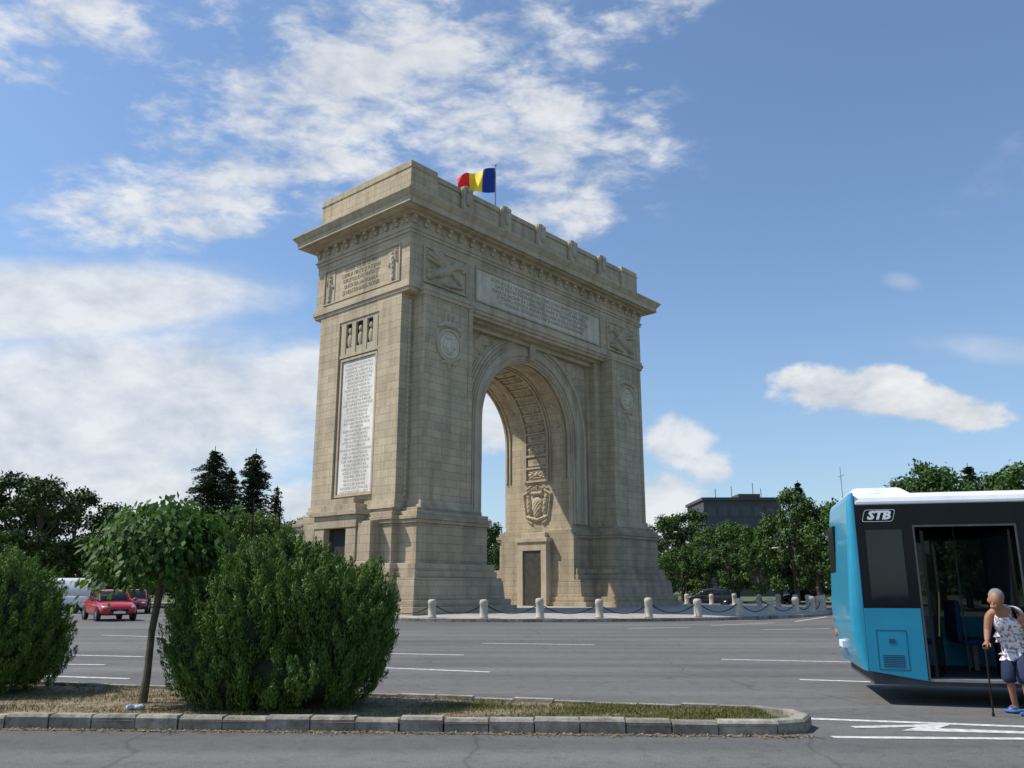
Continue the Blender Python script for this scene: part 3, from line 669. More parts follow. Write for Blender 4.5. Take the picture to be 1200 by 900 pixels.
for k in range(NC):
    a=math.pi*(k+.5)/NC; ca,sa=math.cos(a),math.sin(a)
    p=Vector((R0*ca,0,SP+R0*sa)); up=Vector((-sa,0,ca)); n_=Vector((-ca,0,-sa)); U=Vector((0,-1,0)); 
    if k>=NC//2: U=Vector((0,1,0)); up=-up
    if k%2==0: text_panel(p,up,n_,U)
    else: relief(m,p,U,up,1.8,.62,arms,.17,40,16,-.005)
    if k%2==1:
        for y in (-1.97,1.97): relief(m,p+Vector((0,y,0)),U,up,.9,.6,ros,.16,22,16,.02)
for s in (-1,1):
    U=Vector((0,-1,0)) if s==1 else Vector((0,1,0)); n_=Vector((-s,0,0))
    text_panel(Vector((s*R0,0,10.44)),Vector((0,0,1)),n_,U)
    relief(m,(s*R0,0,9.49),U,(0,0,1),1.8,.8,arms,.17,40,18,-.005)
    relief(m,(s*R0,0,11.38),U,(0,0,1),1.8,.8,arms,.17,40,18,-.005)
m.obj('vault_panel',M_stone,ARC)
for s in (-1,1):
    U=(0,-1,0) if s==1 else (0,1,0)
    m=MB(); relief(m,(s*R0,0,7.3),U,(0,0,1),3.4,3.2,[(0,.05,0,-.3,.5),(0,-.3,0,-.7,.32),(-.82,.25,-.72,-.55,.2),(.82,.25,.72,-.55,.2),(-.85,.5,-.85,.55,.16),(.85,.5,.85,.55,.16),(-.45,.8,.45,.8,.15),(-.4,.85,-.5,1.15,.08),(.4,.85,.5,1.15,.08),(0,.85,0,1.3,.1),(-.2,.85,-.25,1.2,.06),(.2,.85,.25,1.2,.06),
        (-1.0,-.9,0,-1.15,.13),(1.0,-.9,0,-1.15,.13),(-1.3,.7,-1.05,-.8,.09),(1.3,.7,1.05,-.8,.09),(-1.3,.7,-.7,1.0,.09),(1.3,.7,.7,1.0,.09),(-1.0,1.1,-.6,1.35,.08),(1.0,1.1,.6,1.35,.08),(-.9,-1.2,-.5,-1.4,.08),(.9,-1.2,.5,-1.4,.08)],.26,80,76,.02); m.obj('coat_of_arms',M_stone,ARC)
    m=MB()
    bx(4.0,4.75,-1.35,-.85,-.05,3.9); bx(4.0,4.75,.85,1.35,-.05,3.9); bx(4.0,4.75,-1.35,1.35,3.9,4.5); bx(3.9,4.75,-1.5,1.5,4.5,4.8); bx(4.2,4.75,-1.1,1.1,4.8,5.2)
    m.obj('door_surround',M_stone,ARC,bevel=.03)
    m=MB(); bx(4.1,4.18,-.86,.86,.0,3.9); m.obj('door',M_door,ARC)
    m=MB(); m.box(s*4.55,s*4.8,-3.4,3.4,-.1,5.3); m.obj('inner_dado',M_plinth,ARC,uv=True)

# flag
fx=ctr.x; fy=ctr.y
FL=empty('flag',(fx-.05,fy,.25+26.3),0,label='blue yellow red flag flying on a pole atop stone arch',cat='flag')
m=MB(); m.tube([(0,0,0),(0,0,6.6)],[.06,.04],8); m.ellipsoid((0,0,6.65),(.09,.09,.09),8,6); m.obj('flagpole',M_grey,FL)
m=MB(); nx,ny=48,14; L=3.1;Hh=2.1
vs=[]
for j in range(ny+1):
    for i in range(nx+1):
        u=i/nx; v=j/ny; x=-u*L*.95+.10*math.sin(u*13+v*3)*u; y=.42*math.sin(u*10+v*2.4)*u**.5; z=6.45-Hh*(1-v)*(1-.40*u)-.95*u**1.3*(1-.1*v)+.16*math.sin(u*9+1+v)*u
        vs.append((x,y,z))
fs=[];mi=[]
for j in range(ny):
    for i in range(nx): fs.append((j*(nx+1)+i,j*(nx+1)+i+1,(j+1)*(nx+1)+i+1,(j+1)*(nx+1)+i)); mi.append(0 if i<nx/3 else 1 if i<2*nx/3 else 2)
m.v=vs;m.f=fs;m.m=mi
def cloth(n,c): return surf(n,tuple(x*.9 for x in c),c,2,.8)
m.obj('flag_cloth',[cloth('flag_blue',(.008,.04,.3)),cloth('flag_yellow',(.9,.68,.03)),cloth('flag_red',(.75,.02,.04))],FL,smooth=True)

# ---------------------------------------------------------------- bollards + chains
m=MB(); m.lathe([(.21,0),(.21,.08),(.195,.10),(.185,.66),(.20,.68),(.20,.80),(.18,.87),(.13,.91),(.0,.925)],18)
bol=None; nbol=46; BG='stone bollards ringing the plaza'; BA=[]
for k in range(nbol): BA.append(-math.pi/2-.115+2*math.pi*(k+random.uniform(-.05,.05))/nbol)
for k in range(nbol):
    a=BA[k]; p=Vector((cx+(PR-.6)*math.cos(a),cy+(PR-.6)*math.sin(a),.15))
    if bol is None: o=m.obj('bollard',M_bollard,smooth=True,label='short round pale stone bollard on the plaza edge',cat='bollard',group=BG); bol=o
    else: o=bol.copy(); COL.objects.link(o)
    o.location=p; o.rotation_euler=(random.uniform(-.03,.03),random.uniform(-.03,.03),random.uniform(0,6)); o.scale=(1,1,random.uniform(.95,1.06))
cm=MB(); pts=[];rs=[]
nl=52
for i in range(nl+1):
    u=i/nl; pts.append((u-.5,0,.58-.36*(1-(2*u-1)**2))); rs.append(.028 if i%2 else .010)
cm.tube(pts,rs,6)
ch=None
for k in range(nbol):
    a1_=BA[k]; a2_=BA[(k+1)%nbol]+(2*math.pi if k==nbol-1 else 0); a=(a1_+a2_)/2; d_=(a2_-a1_)/2; rr=(PR-.6)*math.cos(d_); ln=2*(PR-.6)*math.sin(d_)-.36
    if ch is None: o=cm.obj('chain',M_chain,label='dark iron chain sagging between two stone bollards',cat='chain',group='chains between the plaza bollards'); ch=o
    else: o=ch.copy(); COL.objects.link(o)
    o.location=(cx+rr*math.cos(a),cy+rr*math.sin(a),.15); o.rotation_euler=(0,0,a+math.pi/2); o.scale=(ln,1,random.uniform(.85,1.05))

# ---------------------------------------------------------------- trees
def crown_points(lobes,per,shell=.55):
    P=[];Q=[]
    for c,r_ in lobes:
        n=int(per*(r_[0]*r_[1]*r_[2])**(2/3)); d=rng.normal(size=(n,3)); d/=np.linalg.norm(d,axis=1,keepdims=True)
        rad=shell+(1-shell)*rng.random((n,1))**.6
        P.append(np.array(c)+d*rad*np.array(r_)); Q.append(d+rng.normal(size=(n,3))*.55+np.array([0,0,.35]))
    return np.vstack(P),np.vstack(Q)
F_dark=foliage('foliage_dark',(.035,.072,.018),(.085,.145,.035),(.048,.094,.022),0,.35)
F_mid=foliage('foliage_mid',(.05,.105,.022),(.10,.17,.04),(.07,.13,.03),.15,.35)
F_con=foliage('foliage_conifer',(.022,.048,.02),(.05,.085,.036),(.03,.06,.026),0,.35)
F_mul=foliage('foliage_broadleaf',(.035,.085,.015),(.085,.155,.03),(.05,.105,.02),.25,1.5)
F_thu=foliage('foliage_thuja',(.045,.105,.016),(.17,.26,.05),(.09,.165,.028),.12,1.6)
def make_tree_meshes(seed,H=10,W=3.6,trunk=.28,mat=F_mid,low=.18):
    rnd=random.Random(seed)
    lobes=[];t=MB(); t.tube([(0,0,-.1),(rnd.uniform(-.1,.1),0,H*.25),(rnd.uniform(-.3,.3),rnd.uniform(-.2,.2),H*.55),(0,0,H*.85)],[trunk,trunk*.75,trunk*.45,.04],8)
    for i in range(60):
        zz=low+(1-low)*rnd.random()**.85; prof=math.sin(math.pi*min(1,max(0,(zz-low*.6)/(1.06-low*.6)))**.8)**.65
        a=rnd.uniform(0,6.283); rad=W*prof*rnd.uniform(.3,1.02); r_=rnd.uniform(.09,.19)*W*1.35
        c=(rad*math.cos(a),rad*math.sin(a),zz*H-r_*.4); lobes.append((c,(r_,r_*rnd.uniform(.7,1.1),r_*rnd.uniform(.6,.9))))
        if i%3==0: t.tube([(0,0,max(.18,zz-.3)*H),(c[0]*.5,c[1]*.5,(zz-.12)*H),c],[trunk*.35,trunk*.2,.03],5)
    P,Q=crown_points(lobes,320,.35)
    P=P+rng.normal(size=P.shape)*.17
    return t,leaves_mesh('crown',P,Q,.16,.6,mat)
def tree_from(tm,cm_,tmat,loc,sc,label,name='broadleaf_tree',cat='tree',rot=0,grp=None):
    e=empty(name,loc,rot,label=label,cat=cat,group=grp); e.scale=sc
    for nm,md in (('trunk',tm),('crown',cm_)):
        o=bpy.data.objects.new(nm,md); COL.objects.link(o); o.parent=e
    return e
VAR=[]
for i,(mt) in enumerate((F_dark,F_mid,F_dark,F_mid)):
    t,l=make_tree_meshes(10+i,mat=mt,W=3.4+.3*i); o=t.obj('trunk',M_bark); VAR.append((o.data,l)); bpy.data.objects.remove(o)
def place(T,Y,H,v,wx=1,lab='leafy green park tree at the road edge'):
    k=H/10.0; tree_from(VAR[v][0],VAR[v][1],None,(T*Y,Y,0),(k*wx,k*wx,k),lab,rot=random.uniform(0,6.28),grp='park trees around the junction')
for T,Y,H,v,wx in [(-.655,62,9.6,0,1.0),(-.60,66,10.2,2,1.0),(-.565,64,9.9,0,.95),(-.52,70,9.4,2,.95),(-.475,72,8.6,0,.95),(-.63,58,6.0,1,1.2),(-.57,64,5.2,3,1.3),(-.51,68,5.6,1,1.2),(-.45,70,6.6,3,1.1),(-.415,76,7.5,1,1.1),
        (-.375,78,7.3,3,1.0),(-.33,72,8.3,1,1.0),(-.295,74,8.2,3,.9),(-.262,80,8.0,1,.9),(-.35,66,5.2,1,1.1),(-.29,66,5.0,3,1.0),(-.7,60,9,2,1),(-.39,68,5.2,3,1.2),
        (-.03,112,10.2,0,1),(-.005,118,9,1,1),(-.06,120,9,2,1.1),
        (.185,96,9.6,0,.95),(.213,98,10.2,2,.95),(.243,92,8.4,3,1.0),(.265,100,9.4,1,.9),(.290,84,7.6,1,.95),(.315,84,8.8,3,.9),(.335,80,10.6,2,.7),(.36,78,9.6,0,.9),(.395,76,9.4,1,1),(.43,74,9.4,3,1),
        (.47,62,9.4,0,1.0),(.505,60,10.6,1,.9),(.535,66,10.2,3,.9),(.575,62,9.8,0,.95),(.615,60,10.6,1,.95),(.66,60,10.2,3,1),(.255,86,6.0,0,1.1),(.225,88,5.6,1,1.1),(.20,90,6,3,1.1),(.35,84,6.6,2,1.1),(.165,100,6.5,2,1.1)]:
    place(T,Y,H,v,wx)
def conifer(seed,H,W,dens=1.0,droop=.25):
    rnd=random.Random(seed); t=MB(); t.tube([(0,0,-.1),(0,0,H*.5),(0,0,H)],[.3,.18,.03],7); P=[];Q=[]
    z=H*.10
    while z<H*.985:
        f=1-z/H; Lr=W*(f**.55)*rnd.uniform(.6,1.15)+.15; nbch=max(5,int(11*dens))
        for k in range(nbch):
            if rnd.random()<.14: continue
            a=rnd.uniform(0,6.283); L=Lr*rnd.uniform(.5,1.2); dr=droop*rnd.uniform(.2,1.5)
            if L>.8 and k%2==0: t.tube([(0,0,z),(L*.5*math.cos(a),L*.5*math.sin(a),z-L*dr*.2),(L*math.cos(a),L*math.sin(a),z-L*dr)],[.05,.03,.01],4)
            n=int(26*L*dens)+6
            for q_ in range(n):
                u=(q_+rnd.random())/n; w_=.34*L*(1-u*.6); side=rnd.uniform(-w_,w_)
                P.append((L*u*math.cos(a)-side*math.sin(a),L*u*math.sin(a)+side*math.cos(a),z-L*dr*u**1.5-abs(side)*.3-rnd.random()*.35)); Q.append((rnd.uniform(-.8,.8),rnd.uniform(-.8,.8),1))
        z+=H*.026*rnd.uniform(.6,1.5)
    return t,leaves_mesh('crown',P,Q,.20,.42,F_con)
for (T,Y,H,W,sd,dn) in [(-.362,80,15.0,4.9,1,1.0),(-.340,86,13.6,4.2,5,1.0),(-.312,82,15.1,4.0,2,1.0),(-.283,84,11.6,2.0,3,.6),(.553,75,12.6,2.6,4,1),(.345,92,13.2,1.9,6,1)]:
    t,l=conifer(sd,H,W,dn); o=t.obj('trunk',M_bark); tree_from(o.data,l,None,(T*Y,Y,0),(1,1,1),'tall dark spruce tree rising above the park trees',name='spruce_tree'); bpy.data.objects.remove(o)
P=[];Q=[]
for i in range(1300):
    x=random.uniform(-260,260); y=175+random.uniform(-12,25)
    h=random.uniform(5,11); r_=random.uniform(2.5,4.5)
    n=26; d=rng.normal(size=(n,3)); d/=np.linalg.norm(d,axis=1,keepdims=True)
    P.append(np.array([x,y,h-r_*.3-random.random()*h*.55])+d*np.array([r_,r_,r_*.9])); Q.append(d+np.array([0,0,.3]))
me=leaves_mesh('distant_wood',np.vstack(P),np.vstack(Q),.75,.7,F_dark); finish(bpy.data.objects.new('distant_wood',me),kind='stuff')

def thuja(name,base,lobes,nplume,seed,label):
    rnd=np.random.default_rng(seed); P=[];Q=[];T=[]
    tot=sum(l[1][0]*l[1][2] for l in lobes)
    for c,r_ in lobes:
        c=np.array(c);r_=np.array(r_); n=int(nplume*r_[0]*r_[2]/tot)
        for k in range(n):
            d=rnd.normal(size=3); d/=np.linalg.norm(d); 
            if d[2]<-.85: d[2]*=-1
            inner=rnd.uniform(.74,1.0)
            p=c+d*r_*inner; ax=np.array([d[0]*.6,d[1]*.6,max(.5,1.0+d[2]*.3)])+rnd.normal(size=3)*.15; ax/=np.linalg.norm(ax)
            L=rnd.uniform(.20,.44)*(1.25 if rnd.random()<.15 else 1); wr=rnd.uniform(.055,.095); m_=115
            u=rnd.random(m_)**.9; ph=rnd.uniform(0,6.283,m_); e1=np.cross(ax,[.3,.2,1.0]); e1/=np.linalg.norm(e1); e2=np.cross(ax,e1)
            rad=wr*np.sin(np.pi*np.clip(u*.9+.08,0,1))**.7*rnd.uniform(.4,1,m_)
            dirn=np.outer(np.cos(ph),e1)+np.outer(np.sin(ph),e2)
            P.append(p+np.outer((u-.4)*L,ax)+dirn*rad[:,None]); Q.append(dirn+d*.5+rnd.normal(size=(m_,3))*.6); T.append(ax*1.2+dirn*.45+rnd.normal(size=(m_,3))*.22)
    P=np.vstack(P);Q=np.vstack(Q);T=np.vstack(T); keep=P[:,2]>.005
    e=empty(name,base,0,label=label,cat='bush')
    me=leaves_mesh('crown',P[keep],Q[keep],.029,.24,F_thu,T=T[keep]); o=bpy.data.objects.new('crown',me); COL.objects.link(o); o.parent=e
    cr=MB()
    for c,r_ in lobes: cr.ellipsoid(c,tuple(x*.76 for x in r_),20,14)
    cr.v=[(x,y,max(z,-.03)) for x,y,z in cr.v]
    cr.obj('dark_filler_core',surf('filler_core_dark',(.010,.020,.005),(.03,.05,.012),14,.95,0,.8),e,smooth=True)  # added solid core blocking see-through, coloured dark as the bush's shaded interior
    return e
thuja('thuja_bush',(-3.05,11.5,.1),[((-.15,0,1.10),(.93,.88,.98)),((.78,-.05,.90),(.70,.75,.86)),((-.82,0,.86),(.68,.72,.82)),((.3,-.1,.42),(1.05,.98,.52)),((-.5,0,.42),(.92,.92,.52)),((-.10,.0,1.66),(.50,.48,.44)),((1.12,0,1.20),(.32,.42,.50)),((-1.0,-.2,1.1),(.35,.4,.4)),((.4,-.5,1.25),(.40,.4,.45)),((-.4,-.55,1.0),(.5,.4,.5)),((-.55,.1,1.55),(.3,.35,.36)),((.35,.1,1.6),(.3,.35,.36))],2400,3,'large rounded green thuja bush with feathery sprays on the island')
thuja('thuja_bush',(-7.75,12.9,.1),[((0,0,.95),(.95,.88,.98)),((.35,0,.6),(.78,.78,.6)),((-.5,0,.8),(.7,.7,.8)),((0,-.1,.4),(.92,.88,.45))],1300,8,'rounded yellow-green thuja bush at the kerb of the island')
def umbrella(base,seed):
    rnd=random.Random(seed); e=empty('umbrella_tree',base,0,label='small drooping broad-leaved tree with slender leaning trunk on island',cat='tree')
    t=MB(); top=(.09,0,1.62); t.tube([(0,0,-.03),(.03,.0,.35),(.03,.01,.9),(.08,0,1.35),top],[.065,.05,.045,.05,.06],10)
    P=[];Q=[];T=[]
    for i in range(340):
        a=rnd.uniform(0,6.283); irr=1+.14*math.sin(a*3+1)+.1*math.sin(a*5+2); Rr=rnd.uniform(.12,.93)**.75*irr; hgt=rnd.uniform(.3,1.05)*(1-.30*min(1,Rr*Rr))
        dro=rnd.uniform(.5,1.45)
        pts=[]
        for k in range(9):
            u=k/8; rr=Rr*math.sin(u*1.45)/math.sin(1.45); z=1.62+hgt*math.sin(min(1,u*1.5)*math.pi/2)*.97-(max(0,u-.5)**1.5)*dro*(.3+.8*Rr)
            pts.append(Vector((top[0]+rr*math.cos(a),rr*math.sin(a),z)))
        if i%4==0: t.tube(pts,[.018*(1-k/10) for k in range(9)],4)
        for k in range(2,9):
            for j in range(6):
                q_=pts[k]+Vector((rnd.gauss(0,.09),rnd.gauss(0,.09),rnd.gauss(0,.075)))
                P.append(q_); Q.append((math.cos(a)+rnd.gauss(0,.6),math.sin(a)+rnd.gauss(0,.6),.8+rnd.gauss(0,.45))); T.append((math.cos(a)*.5+rnd.gauss(0,.4),math.sin(a)*.5+rnd.gauss(0,.4),-.9))
    t.obj('trunk',M_bark,e)
    me=leaves_mesh('crown',P,Q,.056,.6,F_mul,T=np.array(T)); o=bpy.data.objects.new('crown',me); COL.objects.link(o); o.parent=e
umbrella((-4.94,11.75,.1),4)
m=MB(); m.ellipsoid((0,0,.03),(.10,.05,.03),10,6); m.ellipsoid((.07,.02,.035),(.05,.05,.03),8,6); m.ellipsoid((-.06,-.02,.03),(.05,.04,.035),7,5)
m.obj('crumpled_bag',surf('litter',(.35,.5,.65),(.7,.75,.78),25,.5),loc=(-4.75,11.1,.10),label='crumpled pale blue plastic bag lying on dry soil',cat='litter')

# ---------------------------------------------------------------- background building
B=empty('office_building',(43,150,0),0,label='long dark flat-roofed office block behind park trees',cat='building')
mb_=surf('dark_cladding',(.06,.062,.066),(.085,.087,.09),.4,.8); mw=surf('window_band',(.03,.035,.042),(.05,.058,.07),.6,.25)
m=MB(); m.box(-8.5,5.5,0,14,0,16.8); m.box(-8.8,5.8,-.4,14.4,16.8,17.3); m.box(-1,3,4,9,17.3,18.4); m.obj('wall',mb_,B)
for z in (2,5,8,11,14):
    m=MB()
    for x in np.arange(-7.9,4.5,2.1): m.box(x,x+1.5,-.06,.02,z,z+1.7)
    m.obj('window_row',mw,B)
m=MB(); 
for x,h in ((-5,1.2),(-2,1.6),(2,2.2),(3.5,1.2)): m.tube([(x,5,17.3),(x,5,17.3+h+1)],.06,5)
m.obj('antenna',M_chain,B)
m=MB(); m.tube([(0,0,0),(0,0,20)],[.12,.05],6); m.tube([(-.5,0,18.4),(.5,0,18.7)],.04,5); m.obj('radio_mast',M_grey,loc=(.398*130,130,0),label='thin grey antenna mast above distant trees',cat='mast')
def lamp(loc,rot,H=8):
    e=empty('street_lamp',loc,rot,label='dark slender street lamp at the road edge',cat='street lamp',group='street lamps around the junction')
    m=MB(); m.tube([(0,0,0),(0,0,H*.5),(0,0,H)],[.11,.08,.05],8); m.tube([(0,0,H),(.6,0,H+.25),(1.3,0,H+.3)],.035,6); m.obj('pole',M_chain,e)
    m=MB(); m.ellipsoid((1.5,0,H+.28),(.36,.14,.08),10,6); m.obj('lamp_head',M_grey,e)
for T,Y,H,r_ in ((.333,72,4.6,2.5),(-.31,66,8.4,0),(-.278,66,8.2,3),(.205,88,7,2),(.44,70,7,3),(-.43,70,6.5,0)): lamp((T*Y,Y,0),r_,H)

# ---------------------------------------------------------------- cars
def paint(n,c,metal=.2): return surf(n,tuple(x*.93 for x in c),c,1,.25,metal,0,.5,.6)
def wheel(parent,x,y,rad=.32,wd=.2):
    e=empty('wheel',(x,y,rad),0,parent=parent); sgn=1 if y>0 else -1
    m=MB(); prof=[(rad*.62,-wd/2),(rad*.93,-wd/2),(rad,-wd*.35),(rad,wd*.35),(rad*.93,wd/2),(rad*.62,wd/2)]
    n=22; vs=[];fs=[]
    for r_,t in prof:
        for k in range(n): a=2*math.pi*k/n; vs.append((r_*math.cos(a),t,r_*math.sin(a)))
    np_=len(prof)
    for i in range(np_):
        for k in range(n): fs.append((i*n+k,i*n+(k+1)%n,((i+1)%np_)*n+(k+1)%n,((i+1)%np_)*n+k))
    m.add(vs,fs); m.obj('tyre',M_rubber,e)
    m=MB(); m.extr([(rad*.62*math.cos(a),rad*.62*math.sin(a)) for a in np.linspace(0,6.283,20,endpoint=False)],'y',-wd*.3,wd*.3)
    for k in range(5):
        a=k*1.2566; m.tube([(0,sgn*wd*.36,0),(rad*.58*math.cos(a),sgn*wd*.36,rad*.58*math.sin(a))],.035,5)
    m.obj('rim',M_rim,e)
def car(name,loc,rot,pm_,label,scale=1.0,van=False):
    e=empty(name,loc,rot,label=label,cat='van' if van else 'car'); e.scale=(scale,)*3
    if not van:
        ST_=[(-2.12,.42,.72,.62),(-2.08,.30,.90,.78),(-1.85,.27,1.0,.85),(-1.3,.24,.99,.885),(-.4,.22,.96,.90),(.5,.22,.95,.90),(1.05,.24,.93,.89),(1.6,.26,.85,.865),(1.95,.28,.74,.80),(2.1,.36,.60,.66)]
        GH=[(-1.95,.97,.02,.72),(-1.45,.98,.40,.74),(-.7,.95,.50,.76),(.0,.94,.52,.76),(.45,.93,.46,.75),(1.15,.91,.02,.72)]
    else:
        ST_=[(-2.5,.4,1.0,.9),(-2.45,.3,1.15,.97),(-1.5,.28,1.15,1.0),(0,.28,1.15,1.0),(1.2,.28,1.12,1.0),(1.9,.3,1.02,.96),(2.35,.32,.85,.9),(2.5,.4,.6,.75)]
        GH=[(-2.42,1.13,.85,.92),(-2.2,1.13,.98,.93),(0,1.13,1.0,.93),(.9,1.13,.92,.9),(1.85,1.05,.03,.82)]
    def ring(x,zb_,zt,w_):
        zm=(zb_+zt)/2; h=[(0,zb_),(w_*.86,zb_),(w_*.985,zb_+.12),(w_,zm+.05),(w_*.975,zt-.12),(w_*.90,zt-.03),(w_*.5,zt+.015)]
        return [(x,y,z) for y,z in h]+[(x,0,zt+.025)]+[(x,-y,z) for y,z in h[:0:-1]]
    m=MB(); m.loft([ring(*q_) for q_ in ST_]); m.obj('body',pm_,e,smooth=True,subsurf=2)
    def gr(x,z0,h,w_):
        hh=[(w_,z0-.05),(w_*.97,z0+h*.3),(w_*.84,z0+h*.86),(w_*.70,z0+h*.98),(w_*.3,z0+h*1.03)]
        return [(x,y,z) for y,z in hh]+[(x,-y,z) for y,z in hh[::-1]]
    m=MB(); ng=len(GH); rg=[gr(*q_) for q_ in GH]
    def mf(i,k):
        if i<0: return 0
        if van: return 1 if i==ng-2 or (k in (0,1,7,8) and i>=ng-3) else 0
        if i in (0,ng-2): return 1
        return 1 if k in (0,1,7,8) else 0
    m.loft(rg,mf=mf); m.obj('cabin',[pm_,M_carglass],e,smooth=True)
    if not van:
        m=MB()
        for s in (-1,1):
            for x,lean in ((-.25,.0),(-1.15,-.05)): m.tube([(x,s*.75,.93),(x+lean,s*.655,1.38)],.035,5)
            m.tube([(1.1,s*.72,.92),(.45,s*.63,1.36)],.035,5)
        m.obj('pillar',pm_,e)
    fx_=2.1 if not van else 2.5
    for s in (-1,1):
        m=MB(); m.ellipsoid((fx_-.2,s*.62,.64 if not van else .8),(.16,.15,.075),12,8); m.obj('headlight',M_lens,e,smooth=True)
        m=MB(); m.ellipsoid((-fx_+.08,s*.66,.82),(.09,.15,.1),12,8); m.obj('tail_light',M_red_lens,e,smooth=True)
        m=MB(); m.ellipsoid((.75 if not van else 1.4,s*1.0,1.0 if not van else 1.2),(.07,.11,.075),10,7); m.tube([(.78 if not van else 1.4,s*.85,.94 if not van else 1.14),(.76 if not van else 1.4,s*.98,.98 if not van else 1.18)],.02,5); m.obj('side_mirror',pm_,e,smooth=True)
        for wx_ in (-1.3,1.32):
            wheel(e,wx_,s*.80*(1.1 if van else 1),.31 if not van else .34)
            m=MB(); m.extr([(wx_+.37*math.cos(a),.33+.37*math.sin(a)) for a in np.linspace(0,6.283,22,endpoint=False)],'y',s*.80*(1.1 if van else 1),s*.893*(1.1 if van else 1)); m.obj('wheel_arch',M_rubber,e)
    m=MB(); m.box(fx_-.14,fx_-.01,-.42,.42,.42,.56); m.obj('grille',M_black_gloss,e); m=MB(); m.box(fx_-.02,fx_+.02,-.26,.26,.36,.46); m.obj('number_plate',M_plate,e)
    return e
P_red=paint('red_car_paint',(.45,.012,.015),0); P_dred=paint('dark_red_paint',(.16,.015,.02)); P_sil=paint('silver_paint',(.33,.35,.37),.5); P_blk=paint('dark_paint',(.02,.022,.026)); P_wht=paint('white_paint',(.7,.7,.7),0)
car('red_car',(-20.1,42.8,.01),D2R(-52),P_red,'bright red hatchback driving on the roundabout road')
car('dark_red_car',(-23.8,54,.01),D2R(-70),P_dred,'dark red car behind another on the road')
car('white_van',(-28.6,54,.01),D2R(-175),P_wht,'white panel van waiting on the road',van=True)
car('dark_car',(17.6,76,.01),D2R(160),P_blk,'dark sedan driving on the far side of roundabout')
car('dark_car',(29,86,.01),D2R(180),P_blk,'dark car on the far side of roundabout')
car('silver_car',(4.62,3.86,.01),D2R(180),P_sil,'silver car standing on the near road lane')

# ---------------------------------------------------------------- bus
BUS=empty('city_bus',(4.90,12.33,.03),D2R(-14.5),label='light blue and black low-floor city bus with open rear door',cat='bus')
RC=.13
def arcp(cx_,cy_,r_,a0,a1,n=7): return [(cx_+r_*math.cos(D2R(a0+(a1-a0)*i/n)),cy_+r_*math.sin(D2R(a0+(a1-a0)*i/n))) for i in range(n+1)]
m=MB()
base=[(RC+.02,0)]+arcp(RC,RC,RC,270,180)+arcp(RC,2.5-RC,RC,180,90)+[(RC+.02,2.5)]
def rp(dx): return [((a+dx*(1-a/RC) if a<RC else a),b_) for a,b_ in base]
secs=[(.42,.09),(.6,.03),(.95,-.03),(1.3,-.03),(2.3,.03),(2.65,.05),(2.84,.07),(2.93,.11)]
m.loft([[(x,y,z) for x,y in rp(dx)] for z,dx in secs])
m.extr([(RC+.02,.42),(.9,.30),(.9,1.28),(RC+.02,1.28)],'y',0,.06)
m.box(2.25,3.0,0,.06,.3,1.1); m.box(4.1,5.5,0,.06,.3,1.1); m.box(6.9,8.8,0,.06,.3,1.1); m.box(9.9,10.6,0,.06,.3,1.1); m.box(3.0,4.1,0,.06,.98,1.1); m.box(8.8,9.9,0,.06,.98,1.1)
m.box(.2,12,2.44,2.5,.3,1.1); m.box(11.9,12,0,2.5,.3,1.15)
m.obj('body',M_busblue,BUS,bevel=.008)
m=MB(); m.box(RC+.02,.92,-.001,.06,1.285,2.74); m.box(.92,2.25,-.001,.06,2.44,2.74); m.box(2.25,12,.004,.06,2.45,2.74); 
for x in (2.25,4.0,5.4,6.9,8.4,10.5,11.85): m.box(x,x+.1,.004,.06,1.1,2.45)
m.box(.24,12,2.44,2.496,2.35,2.72)
for x in (.24,.9,2.6,4.3,6,7.7,9.4,11.1,11.8): m.box(x,x+.1,2.44,2.496,1.1,2.35)
m.box(11.9,11.99,0,2.5,2.3,2.75); m.obj('black_panel',M_black_gloss,BUS)
m=MB(); m.box(.27,.76,-.004,.0,1.32,2.38); m.obj('rear_side_window',M_carglass,BUS)
m=MB(); m.box(2.3,12,.02,.035,1.1,2.45); m.obj('side_window',M_glass,BUS)
m=MB(); m.box(.3,11.9,2.46,2.475,1.1,2.35); m.obj('far_window',M_glass,BUS)
m=MB(); m.box(11.94,11.97,.1,2.4,1.15,2.3); m.obj('windscreen',M_glass,BUS)
m=MB(); pr=[(0.0,2.742),(.0,2.79),(.03,2.85),(.12,2.91),(.4,2.945),(2.1,2.945),(2.38,2.91),(2.47,2.85),(2.5,2.79),(2.5,2.742)]
m.extr(pr,'x',RC+.03,12)
m.obj('roof',M_buswhite,BUS,bevel=.02)
m=MB(); m.frustum([(.12,.10),(1.0,.10),(1.0,2.40),(.12,2.40)],2.90,[(.2,.28),(.86,.28),(.86,2.22),(.2,2.22)],3.02); m.obj('roof_pod',M_buswhite,BUS,bevel=.05)
m=MB(); m.box(.92,2.25,-.008,-.002,2.412,2.44); m.box(.908,.93,-.008,-.002,.3,2.44); m.box(2.225,2.25,-.008,-.002,.3,2.41); m.obj('door_frame',M_dgrey,BUS)
m=MB(); m.box(.92,2.25,.0,.30,.30,.335); m.obj('door_sill',M_grey,BUS)
for x,a in ((1.02,68),(2.15,112)):
    e=empty('door',(x,.02,0),D2R(a),parent=BUS)
    m=MB(); L=.58
    m.box(0,L,-.02,.02,.36,.46); m.box(0,L,-.02,.02,2.28,2.36); m.box(0,.05,-.02,.02,.46,2.28); m.box(L-.05,L,-.02,.02,.46,2.28); m.obj('door_leaf_frame',M_black_gloss,e)
    m=MB(); m.box(.05,L-.05,-.006,.006,.46,2.28); m.obj('door_glass',M_glass,e)
    m=MB(); m.tube([(.12,-.06,.9),(.45,-.06,1.5)],.010,6); m.obj('grab_handle',M_yellow,e)
